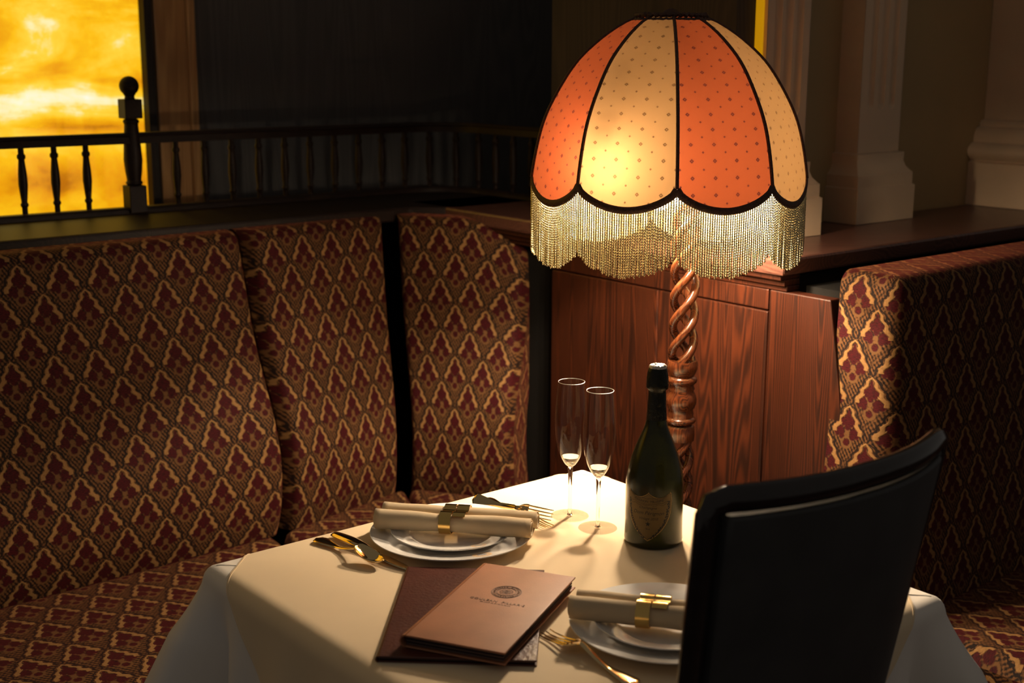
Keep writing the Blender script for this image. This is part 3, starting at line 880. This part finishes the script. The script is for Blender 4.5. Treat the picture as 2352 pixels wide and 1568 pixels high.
def fork(p, q, label, z=TT, arch=.016, roll=0, wt=.0105, dip=0.0):
    t, L = place('fork', label, 'fork', p, q, z)
    mb = MB(); hl = L*.57
    sweep_flat(mb, handle_st(hl, .0118, .0045, arch))
    link('handle', mb, 'gold_steel', t, True, True, angle=70)
    # shoulders and four tines, curving back down to the cloth
    head = MB(); hx = hl; hL = L-hl
    def zc(s): return .0032+arch*max(0, 1-s*1.15)**1.5+.0022*s*s
    k = len(head.v); ns, nw = 14, 10
    def wid(s): return interp([(0, .0034), (.08, .0042), (.18, wt*.85), (.26, wt*.98), (.45, wt)], s)
    def fn(u, v):
        s_ = .32*u; return Vector((hx+hL*s_, (v-.5)*2*wid(s_), zc(s_)-.0020*(1-(2*v-1)**2)*min(1, s_*4)))
    head.grid(fn, ns, nw)
    o_ = link('head', head, 'gold_steel', t, True, True, angle=70)
    m_ = o_.modifiers.new('t', 'SOLIDIFY'); m_.thickness = .0018; m_.offset = 0
    for i in range(4):
        y = (-1.5+i)*wt*2*.265; pts = []; rr = []
        for j in range(13):
            s_ = .31+.69*j/12; pts.append(Vector((hx+hL*s_, y, zc(s_)-.0016*(1-abs(y)/wt)))); rr.append(((wt*.135*(1-.5*(j/12)**3)), .0011*(1-.4*j/12)))
        link('tine', MB().tube(pts, rr, 8), 'gold_steel', t, True, True, angle=70)
    return t
fork((-.045, 2.155), (.062, 2.016), 'brass-toned fork behind the napkin, tines showing at its right end', arch=.010)
t = fork((-.062, 2.135), (.071, 2.058), 'second brass-toned fork crossing behind the napkin, one side raised', z=TT+.0060, arch=.009)
t.matrix_basis = t.matrix_basis @ Matrix.Rotation(radians(58), 4, 'X') @ Matrix.Translation((0, 0, .004))
fork((.152, 1.474), (.043, 1.622), 'brass-toned fork in front, between the leather menus and the right plate', arch=.014, wt=.0135)
# spoon
t, L = place('spoon', 'brass-toned spoon at the left table edge, casting a rounded shadow', 'spoon', (-.304, 1.960), (-.190, 1.845), TT)
mb = MB(); sweep_flat(mb, handle_st(L*.66, .0125, .0045, .014)); link('handle', mb, 'gold_steel', t, True, True, angle=70)
mb = MB(); bl = L*.36; x0 = L*.64
def bowl(u, v):
    s_ = u; w_ = .0155*sqrt(max(0, 1-(2*min(1, max(0, s_**.85))-1)**2)); w_ = max(w_, .0025)
    y = (v-.5)*2; dep = .0085*(1-y*y)*sin(pi*min(1, s_*1.0))**.8
    zr = .0045+.014*(1-s_)**2+.004*s_
    return Vector((x0+bl*s_, y*w_, zr-dep+.0048))
mb.grid(bowl, 26, 16)
o_ = link('bowl', mb, 'gold_steel', t, True, True, angle=80); m_ = o_.modifiers.new('t', 'SOLIDIFY'); m_.thickness = .0014; m_.offset = 0
# knife
t, L = place('knife', 'brass-toned knife lying between the spoon and the plate', 'knife', (-.281, 1.979), (-.150, 1.834), TT)
mb = MB(); st = []
for i in range(21):
    s_ = i/20; st.append((L*.56*s_, (.0075+.003*sin(pi*s_**.8))*min(1, sqrt(s_*14)+.25), .0036*min(1, sqrt(s_*12)+.2), .0055+.003*sin(pi*s_), 0))
st.append((L*.585, .0045, .0034, .0062, 0))
sweep_flat(mb, st, 12); link('handle', mb, 'gold_steel', t, True, True, angle=60)
mb = MB(); sweep_flat(mb, [(L*.582, .0048, .0040, .0062, 0), (L*.595, .0056, .0046, .006, 0), (L*.61, .0040, .0030, .006, 0)], 12); link('bolster', mb, 'gold_steel', t, True, True)
mb = MB(); st = []
for i in range(17):
    s_ = i/16; st.append((L*(.60+.40*s_), .0050+.0045*sin(pi*min(1, s_*1.05))**.7*(1-.3*s_) if s_ < 1 else .001, .0011, .0058-.003*s_, .0035*s_*s_))
sweep_flat(mb, st, 8); link('blade', mb, 'gold_steel', t, True, True, angle=60)

# ------------------------------------------------------------ menus
def menu(name, label, tl, bl_, width, z0, th, mat, group):
    """book lying flat: tl, bl_ = world corners of the spine side"""
    tl, bl_ = Vector(tl), Vector(bl_); e = (tl-bl_); Lh = e.length; e.normalize(); rx = Vector((e.y, -e.x, 0))
    t = thing(name, label, 'menu', (bl_.x, bl_.y, z0), atan2(rx.y, rx.x), group)
    c = .0022
    def slab(z, x0=0.0, inset=0.0, thick=c, w_=width): return MB().box(((x0+w_)/2, Lh/2, z), (w_-x0, Lh-2*inset, thick))
    link('cover', slab(th-c/2), mat, t, True, True, bevel=.0009, angle=30)
    link('cover', slab(c/2), mat, t, True, True, bevel=.0009, angle=30)
    sp_ = MB(); k = 10; pts = []
    for i in range(k+1):
        q = pi/2+pi*i/k; pts.append((th/2*.9*cos(q), th/2+th/2*sin(q)))
    for i in range(k, -1, -1):
        q = pi/2+pi*i/k; pts.append(((th/2-.002)*.9*cos(q), th/2+(th/2-.002)*sin(q)))
    sp_.prism([(x, 0, z) for x, z in pts], (0, Lh, 0)); link('spine', sp_, mat, t, True, True, angle=40)
    n = 3 if th > .012 else 1
    for i in range(n):
        zz_ = c+(th-2*c)*(i+.5)/n
        link('page_block', slab(zz_, 0, .004, (th-2*c)/n*.55, width-.004), 'pages', t, False, True)
    return t, Lh
m1, _ = menu('menu_folder', 'dark brown grained leather menu lying underneath the lighter one', (-.150, 1.836, 0), (-.166, 1.539, 0), .199, TT, .0085, 'brown_leather', 'leather menus')
m2_, Lh2 = menu('menu_folder', 'light tan leather menu with embossed round seal, on the darker menu', (-.036, 1.807, 0), (-.134, 1.563, 0), .137, TT+.0090, .0170, 'tan_leather', 'leather menus')
zt_ = .0172
# embossed seal, centre in menu coordinates
inv = m2_.matrix_basis.inverted(); sc_ = inv @ Vector((-.006, 1.701, 0)); cx_, cy_ = sc_.x, sc_.y
mb = MB()
def ringm(mb, cx, cy, r_, w_, z, n=56):
    pts = [Vector((cx+r_*cos(2*pi*i/n), cy+r_*sin(2*pi*i/n), z)) for i in range(n)]; mb.tube(pts, (w_, .0003), 6, loop=True)
for r_, w_ in ((.0205, .0006), (.0190, .0003), (.0140, .0004), (.0128, .0003)): ringm(mb, cx_, cy_, r_, w_, zt_)
for i in range(30):
    q = 2*pi*i/30; r_ = .0165
    add_geo(mb, text_geo('SHEARTNOIC'[i % 10], .0042, ext=.0002), lambda x, y, z, q=q, r_=r_: (cx_+(r_+y)*cos(q)+x*sin(q), cy_+(r_+y)*sin(q)-x*cos(q), zt_+z))
for i in range(8):
    q = 2*pi*i/8; ringm(mb, cx_+.0072*cos(q), cy_+.0072*sin(q), .0026, .00045, zt_, 16)
ringm(mb, cx_, cy_, .0034, .0006, zt_, 20); ringm(mb, cx_, cy_, .0016, .0006, zt_, 12)
link('embossed_seal', mb, 'dark_emboss', m2_, True, True)
mb = MB()
tc = inv @ Vector((-.0185, 1.668, 0))
add_geo(mb, text_geo('GOULEAN  PILLAR\u00b7S', .0078, ext=.00025, spacing=1.15), lambda x, y, z: (tc.x+x, tc.y+y, zt_+z))
add_geo(mb, text_geo('PR IIIIIIT MI P I III III AIIIN', .0036, ext=.0002, spacing=1.1), lambda x, y, z: (tc.x+x, tc.y-.0072+y, zt_+z))
link('embossed_lettering', mb, 'dark_emboss', m2_, False, True)

# ------------------------------------------------------------ champagne bottle
BX = Vector((.2225, 1.968, TT))
bt = thing('champagne_bottle', 'dark green champagne bottle with gold shield label', 'bottle', BX)
bp = [(.0455, .004), (.0452, .010), (.0447, .03), (.0447, .075), (.0447, .095), (.0436, .108), (.0415, .119), (.0372, .136), (.0325, .150), (.0275, .163), (.0220, .176), (.0178, .187), (.0152, .199), (.0136, .216), (.0129, .232), (.0128, .246)]
zr = [z for r_, z in bp]
outer = [(.036, .0005), (.042, .0012), (.0447, .0035), (.0455, .008)]+[(smooth_interp([(z, r_) for r_, z in bp], .012+(.246-.012)*i/60), .012+(.246-.012)*i/60) for i in range(61)]
link('glass', MB().lathe(outer, n=72), 'bottle_glass', bt, True, True, angle=50)
foil = []
for i in range(30):
    z = .198+(.2815-.198)*i/29
    r_ = interp([(.198, .0157), (.244, .0133), (.246, .0162), (.250, .0170), (.262, .0166), (.272, .0152), (.278, .0140), (.2815, .0115)], z)
    foil.append((r_, z))
fm = MB().lathe(foil, n=40)
for i, v in enumerate(fm.v):
    x, y, z = v; k = 1+.035*sin(i*12.9898)*sin(i*3.1) if z > .24 else 1+.012*sin(atan2(y, x)*11+z*300)
    fm.v[i] = (x*k, y*k, z)
link('foil_capsule', fm, 'foil', bt, True, True, angle=60)
tm = MB().lathe([(.0138, .2790), (.0134, .2815), (.0120, .2832), (.0070, .2842), (.0005, .2845)], n=32)
for i, v in enumerate(tm.v): tm.v[i] = (v[0]*(1+.04*sin(i*7.7)), v[1]*(1+.04*sin(i*5.1)), v[2]+.0006*sin(i*3.3))
link('foil_cap', tm, 'foil_top', bt, True, True)
# label: shield wrapped on the glass
LA = radians(-90-17.5)
def on_glass(x, y, off):        # x across (m), y height above table
    rr = smooth_interp([(z, r_) for r_, z in bp], y)+off; t = LA+x/.0447
    return Vector((rr*cos(t), rr*sin(t), y))
HWd = .0375; YT, YB = .0965, .0150
def shield_x(y, k=1.0):         # half width at height y
    s_ = (y-YB)/(YT-YB)
    return HWd*k*interp([(0, .0), (.05, .17), (.12, .36), (.22, .58), (.35, .78), (.5, .92), (.65, .985), (.8, 1.0), (.92, .975), (1.0, .94)], s_)
def shield_top(x, k=1.0):
    t = abs(x)/(HWd*.94*k); t = min(1, t)
    return YT-.0015*0-.0095*sin(pi*t)**.75-.003*(1-t)
def shield_outline(ins, n=40):
    pts = []
    yb = YB+ins*1.4
    for i in range(n+1):
        y = yb+(YT-.006-ins*2.4-yb)*i/n
        s_ = (y-yb)/(YT-yb); pts.append((shield_x(YB+(YT-YB)*s_)-ins, y))
    top = []
    xm = pts[-1][0]
    for i in range(n+1):
        x = xm*(1-2*i/n); top.append((x, shield_top(x, (xm/HWd/.94) if xm > 0 else 1)-ins*1.1))
    top[0] = (xm, top[0][1]); right = [p for p in pts]; left = [(-x, y) for x, y in pts[::-1]]
    return right+top[1:-1]+left[:-1] if True else None
def shield_mesh(out, off, thick=.0003):
    """fill column by column so it can bend"""
    mb = MB(); xs = max(p[0] for p in out); n = 48
    def bounds(x):
        ys = []
        m = len(out)
        for i in range(m):
            (x0, y0), (x1, y1) = out[i], out[(i+1) % m]
            if (x0-x)*(x1-x) <= 0 and abs(x1-x0) > 1e-9: ys.append(y0+(y1-y0)*(x-x0)/(x1-x0))
        return (min(ys), max(ys)) if ys else (0, 0)
    def fn(u, v):
        x = xs*.999*(2*u-1); lo, hi = bounds(x); return on_glass(x, lo+(hi-lo)*v, off)
    mb.grid(fn, n, 30); return mb
lab = link('label', shield_mesh(shield_outline(0), .0003), 'label_gold', bt, True, True, angle=80)
for k_, (ins, off, mt, nm) in enumerate(((.0012, .00045, 'label_ink', 'ink_line'), (.0018, .0006, 'label', 'label_field'))):
    link(nm, shield_mesh(shield_outline(ins), off), mt, lab, True, True, angle=80)
tx = MB()
def txt(s_, size, x, y, shear=.35, bend=0.0, sp_=1.0, tilt=0.0):
    g = text_geo(s_, size, shear=shear, spacing=sp_)
    add_geo(tx, g, lambda X_, Y_, Z_: on_glass(X_+x, Y_+y+bend*(X_*X_)+tilt*X_, .0009))
txt('Champagne', .0058, -.001, .0690)
txt('Dom P\u00e9rignon', .0082, -.0005, .0605)
txt('Vintage 2010', .0056, 0, .0515)
txt('Brut', .0036, 0, .0352, 0)
txt('P\u00c9RIGNON \u00b7 MILL\u00c9SIME', .0050, 0, .0790, 0, bend=5.0, sp_=.9)
k = len(tx.v)
for i in range(10):
    q = pi/2+pi*i/5; r_ = .0044 if i % 2 == 0 else .0018; tx.v.append(tuple(on_glass(r_*cos(q), .0430+r_*sin(q), .0009)))
c0 = len(tx.v); tx.v.append(tuple(on_glass(0, .0430, .0009)))
for i in range(10): tx.f.append((c0, k+i, k+(i+1) % 10))
# ribbon scroll lines
for y0, amp, bend in ((.0750, .0006, 5.0), (.0838, .0004, 5.0), (.0728, .0010, 3.0)):
    pts = []
    for i in range(41):
        x = -.028+.056*i/40; pts.append(on_glass(x, y0+bend*x*x+amp*sin(x*520), .0009))
    tx.tube(pts, .00018, 4)
# wreath of leaves and berries following the edge
random.seed(11)
for sg in (-1, 1):
    for i in range(34):
        s_ = i/33; y = .0215+(.079-.0215)*s_
        xw = (shield_x(y+.002)-.0060)*sg
        for j in range(3):
            cx = xw+random.uniform(-.0020, .0016); cy = y+random.uniform(-.0012, .0012); q = random.uniform(0, pi); a_, b_2 = random.uniform(.0010, .0017), random.uniform(.0005, .0009)
            k = len(tx.v)
            for m_ in range(6):
                w_ = 2*pi*m_/6; px_ = a_*cos(w_); py_ = b_2*sin(w_); tx.v.append(tuple(on_glass(cx+px_*cos(q)-py_*sin(q), cy+px_*sin(q)+py_*cos(q), .0009)))
            tx.f.append(tuple(k+m_ for m_ in range(6)))
link('lettering', tx, 'label_ink', lab, False, True)

# ------------------------------------------------------------ champagne flutes
def flute(loc, label, h=.2285):
    t = thing('champagne_flute', label, 'wine glass', loc, 0, 'champagne flutes')
    k = h/.2285
    bowl_o = [(.0040, .086), (.0080, .089), (.0125, .0955), (.0165, .103), (.0205, .114), (.0240, .130), (.0258, .148), (.0262, .165), (.0256, .182), (.0244, .200), (.0228, .217), (.0214, .2285)]
    tab = [(z, r_) for r_, z in bowl_o]
    o_ = [(smooth_interp(tab, .086+(.2285-.086)*(i/44)**1.2), (.086+(.2285-.086)*(i/44)**1.2)*k) for i in range(45)]
    link('bowl', MB().grid(lambda u, v: Vector((o_[round(v*44)][0]*cos(2*pi*u), o_[round(v*44)][0]*sin(2*pi*u), o_[round(v*44)][1])), 64, 44), 'thin_glass', t, True, True, angle=80)
    rim = [Vector((.0214*cos(2*pi*i/64), .0214*sin(2*pi*i/64), .2285*k)) for i in range(64)]
    link('rim', MB().tube(rim, .00048, 8, loop=True), 'rim_glass', t, True, True)
    # thick glass at the foot of the bowl, stem
    lens = [(.0005, .0855), (.0040, .0862), (.0080, .0892), (.0123, .0957), (.0160, .1026)]
    inner = [(.0145, .1024), (.0112, .0985), (.0070, .0955), (.0005, .0945)]
    link('bowl_base', MB().lathe([(r_, z*k) for r_, z in lens+inner], n=40), 'solid_glass', t, True, True, angle=50)
    stem = [(.0050, .0030), (.0034, .0075), (.0030, .018), (.0029, .045), (.0033, .062), (.0038, .074), (.0042, .082), (.0038, .0855)]
    link('stem', MB().lathe([(smooth_interp([(z, r_) for r_, z in stem], .003+.0825*i/24), (.003+.0825*i/24)*k) for i in range(25)], n=24), 'solid_glass', t, True, True)
    foot = [(.0310, .0006), (.0314, .0011), (.0308, .0018), (.020, .0023), (.010, .0030), (.0055, .0036), (.0035, .0052)]
    link('foot', MB().lathe([(.0005, .0006)]+foot, n=56), 'thin_glass', t, True, True, angle=40)
flute(Vector((.0965, 2.079, TT)), 'empty champagne flute farther from the bottle, the left one', .2285)
flute(Vector((.139, 2.022, TT)), 'empty champagne flute nearer the bottle, the right one', .2285)

# ------------------------------------------------------------ the lamp
PX, PY = .3165, 2.40
lm = thing('floor_lamp', 'barley-twist wooden lamp with fringed dome shade, glowing', 'lamp', (PX, PY, 0))
pc = Vector((PX, PY, 0))
def twist(name, z0, z1, pitch, ro, rs, ph0, n=3, taper=.02):
    for k in range(n):
        pts = []; rr = []; N = int((z1-z0)/.004)
        for i in range(N+1):
            z = z0+(z1-z0)*i/N; q = ph0+2*pi*k/n+2*pi*(z-z0)/pitch
            e = min(z-z0, z1-z); f = min(1, e/taper); R_ = ro*(.80+.20*f)
            pts.append(pc+Vector((R_*cos(q), R_*sin(q), z))); rr.append(rs*(1.0+.15*(1-f)))
        link(name, MB().tube(pts, rr, 12), 'lamp_wood', lm, True, angle=60)
twist('twisted_strand', .925, 1.235, .152, .0196, .0080, radians(100))
twist('twisted_strand', .42, .800, .152, .0190, .0082, radians(40))
link('base', MB().lathe([(.115, .001), (.118, .012), (.110, .022), (.085, .034), (.050, .046), (.030, .060), (.024, .09), (.034, .12), (.036, .15), (.024, .19), (.022, .33), (.030, .37), (.022, .40), (.0285, .425), (.026, .435)], pc, 40), 'lamp_wood', lm, True, angle=50)
cu = [(.0265, .790), (.0275, .800), (.0265, .815), (.0248, .819), (.0205, .8205), (.0260, .8235), (.0288, .828), (.0280, .832), (.0235, .8345), (.0240, .842), (.0225, .849), (.0255, .853), (.0285, .862), (.0288, .870), (.0262, .879), (.0225, .885), (.0245, .889), (.0225, .895), (.0240, .8985), (.0278, .902), (.0290, .9065), (.0270, .911), (.0225, .9135), (.0250, .918), (.0285, .927), (.0288, .936), (.0272, .943)]
link('turned_collar', MB().lathe(cu, pc, 40), 'lamp_wood', lm, True, angle=60)
link('upper_collar', MB().lathe([(.020, 1.222), (.027, 1.228), (.027, 1.24), (.018, 1.25), (.012, 1.262), (.009, 1.275)], pc, 32), 'lamp_wood', lm, True, angle=50)
SHC = Vector((.277, 2.40, 0))
b1 = Vector((.2650, 2.395, 1.2425)); b2_ = Vector((.182, 2.262, 1.306)); b3_ = Vector((.325, 2.450, 1.285))
link('stem_rod', MB().tube([pc+Vector((0, 0, 1.26)), pc+Vector((-.005, 0, 1.33)), SHC+Vector((0, 0, 1.45)), SHC+Vector((0, 0, 1.562))], .005, 10), 'brass', lm, True)
for b, bm_ in ((b1, 'bulb'), (b2_, 'bulb_b'), (b3_, 'bulb_c')):
    j = SHC+Vector((0, 0, 1.40))
    a_ = MB().tube([j, j*.5+b*.5+Vector((0, 0, .03)), b+Vector((0, 0, .05))], .004, 8)
    so = link('socket', MB().lathe([(.010, .022), (.014, .026), (.014, .052), (.006, .056)], b, 20), 'brass', lm, True, angle=40)
    link('socket_arm', a_, 'brass', so, True)
    bu = link('bulb', MB().lathe([(.0005, -.0215)]+[(.0215*sin(q), -.0215*cos(q)) for q in [pi*i/16 for i in range(1, 13)]]+[(.010, .021)], b, 24), bm_, lm, True)
# shade
prof_sh = [(1.225, .2500), (1.27, .2475), (1.335, .2370), (1.387, .2225), (1.438, .1970), (1.486, .1640), (1.523, .1235), (1.548, .0860), (1.560, .060)]
def shR(z): return smooth_interp(prof_sh, z)
ribs = [radians(a-90) for a in (-80, -43, -2.5, 38.5, 79, 128, 180, 231)]
def sh_pt(th, z, mid, half, off=0):
    fl = cos(half)/cos(th-mid)
    rr = shR(z)*(1-.55*(1-fl))+off
    return SHC+Vector((rr*cos(th), rr*sin(th), z))
ZN, ZD, ZTOP = 1.284, .037, 1.560
def zbot(t): return ZN-ZD*sin(pi*t)**.62
arcz = lambda z: (z-ZTOP)*1.25
allb = []
for k in range(8):
    t0_, t1_ = ribs[k], ribs[(k+1) % 8]
    if t1_ < t0_: t1_ += 2*pi
    mid, half = (t0_+t1_)/2, (t1_-t0_)/2
    mb = MB()
    def fn(u, v):
        th = t0_+(t1_-t0_)*u; zb = zbot(u); z = zb+(ZTOP-zb)*v
        return sh_pt(th, z, mid, half)
    def uv(u, v):
        p = fn(u, v); th = t0_+(t1_-t0_)*u
        zb = zbot(u); z = zb+(ZTOP-zb)*v
        rr = shR(z); return ((th-mid)*rr, interp([(0, 0), (.04, .075), (.12, .19), (.22, .31), (.36, .455)], 1.565-z)*-1)
    mb.grid(fn, 22, 30, uv)
    amber = k in (1, 3, 5, 7)
    o = link('silk_panel', mb, 'amber_silk' if amber else 'coral_silk', lm, True, angle=80)
    o['label'] = ('amber dotted silk panel' if amber else 'coral red dotted silk panel')
    pts = [sh_pt(t0_, ZN+(ZTOP-ZN)*i/30, t0_, 0, .0015) for i in range(31)]
    link('rib_cord', MB().tube(pts, .0030, 8), 'dark_braid', lm, True)
    pts = [sh_pt(t0_+(t1_-t0_)*i/30, zbot(i/30)-.001, mid, half, .0008) for i in range(31)]
    tan_ = [(.0026, .0062)]*31
    link('scallop_braid', MB().tube(pts, tan_, 8), 'dark_braid', lm, True)
tr = MB(); n = 80
for j, (r0, z0) in enumerate(((.066, 1.5545), (.060, 1.563))):
    pts = [SHC+Vector(((r0+.0016*sin(i*2.4))*cos(2*pi*i/n), (r0+.0016*sin(i*2.4))*sin(2*pi*i/n), z0+.0018*sin(i*2.9+j))) for i in range(n)]
    tr.tube(pts, (.0045, .0042), 6, loop=True)
link('top_trim', tr, 'dark_braid', lm, True)
link('top_plate', MB().lathe([(.056, 1.5555), (.057, 1.5600), (.020, 1.566), (.006, 1.575), (.0005, 1.576)], SHC, 32), 'dark_braid', lm, True)
# beaded fringe
random.seed(8)
fr_ = MB(); NS = 372
for i in range(NS):
    th = ribs[0]+2*pi*i/NS
    for k in range(8):
        t0_, t1_ = ribs[k], ribs[(k+1) % 8]
        if t1_ < t0_: t1_ += 2*pi
        if t0_ <= th < t1_ or t0_ <= th-2*pi < t1_:
            tt = th if t0_ <= th < t1_ else th-2*pi; break
    u = (tt-t0_)/(t1_-t0_); zt = zbot(u)-.005; mid, half = (t0_+t1_)/2, (t1_-t0_)/2
    Lf = .108+random.uniform(-.003, .003)+(.0 if u*(1-u) > .02 else -.002)
    nb = int(Lf/.00135); sw = random.uniform(-.0008, .0008); sw2 = random.uniform(-.0012, .0012)
    base = sh_pt(tt, zt, mid, half); rad = Vector((cos(tt), sin(tt), 0)); tan_ = Vector((-sin(tt), cos(tt), 0))
    b = len(fr_.v); ph = random.uniform(0, 6)
    for j in range(nb+1):
        f = j/nb; c = base+tan_*(sw*f*f)+rad*(sw2*f*f)+Vector((0, 0, -Lf*f))
        r_ = .00158*(1+.26*(1 if (j % 3) == 1 else -.5)); 
        if j == nb: r_ *= .5
        for m_ in range(4):
            q = pi/2*m_+j*.45+ph; fr_.v.append(tuple(c+rad*(r_*cos(q))+tan_*(r_*sin(q))))
    for j in range(nb):
        for m_ in range(4):
            fr_.f.append((b+4*j+m_, b+4*j+(m_+1) % 4, b+4*j+4+(m_+1) % 4, b+4*j+4+m_))
o = link('fringe', fr_, 'gold_thread', lm, True, angle=85)
o['kind'] = 'stuff'; o['label'] = 'gold twisted bead fringe'

# ------------------------------------------------------------ chair in the foreground
ch = thing('dining_chair', 'dark leather chair with curved back in the foreground', 'chair', TM+AU*(-.035)+BV*(-.48), ROT)
def back_pt(u, z, dy=0):
    """u in -1..1 across the back; local frame, +y towards the table"""
    f = (1.05-z)/.60
    w_ = .196-.105*f*(1 if u > 0 else .0); x = u*w_
    bow = -.050*(1-u*u)
    y = bow+.055*f+dy - .012*(u if u > 0 else 0)
    return Vector((x, y, z))
def shell(y0, y1, zlo, zhi, ulim, n=28, m=14):
    mb = MB()
    for dy in (y0, y1):
        mb.grid(lambda u, v, dy=dy: back_pt((2*u-1)*ulim, zlo+(zhi-zlo)*v, dy), n, m)
    k = (n+1)*(m+1); per = [i for i in range(n+1)]+[j*(n+1)+n for j in range(1, m+1)]+[m*(n+1)+i for i in range(n-1, -1, -1)]+[j*(n+1) for j in range(m-1, 0, -1)]
    for i in range(len(per)):
        a, b_ = per[i], per[(i+1) % len(per)]; mb.f.append((a, b_, b_+k, a+k))
    return mb
link('backrest', shell(-.013, .015, .47, 1.034, .93), 'black_leather', ch, True, True, angle=50, bevel=.004)
pts = []; rr = []
for i in range(9): pts.append(back_pt(-1, .46+(.50)*i/8*1.12))
pts += [back_pt(-1, 1.035), back_pt(-.985, 1.046)]
for i in range(1, 24): pts.append(back_pt(-.985+1.97*i/24, 1.051))
pts += [back_pt(.985, 1.046), back_pt(1, 1.035)]
for i in range(9): pts.append(back_pt(1, 1.02-(.56)*i/8))
link('back_frame', MB().tube(pts, (.016, .011), 10, up=Vector((0, 1, 0))), 'chair_wood', ch, True, True, angle=60)
link('seat', MB().box((0, .245, .395), (.40, .42, .05)), 'black_leather', ch, True, True, bevel=.018)
for x in (-.17, .17):
    link('leg', MB().tube([(x, .43, .41), (x*1.03, .44, .001)], [.018, .011], 10), 'chair_wood', ch, True, True)
    link('leg', MB().tube([(x*1.08, .04, .47), (x*1.08, .02, .25), (x*1.15, -.04, .001)], [.018, .017, .011], 10), 'chair_wood', ch, True, True)
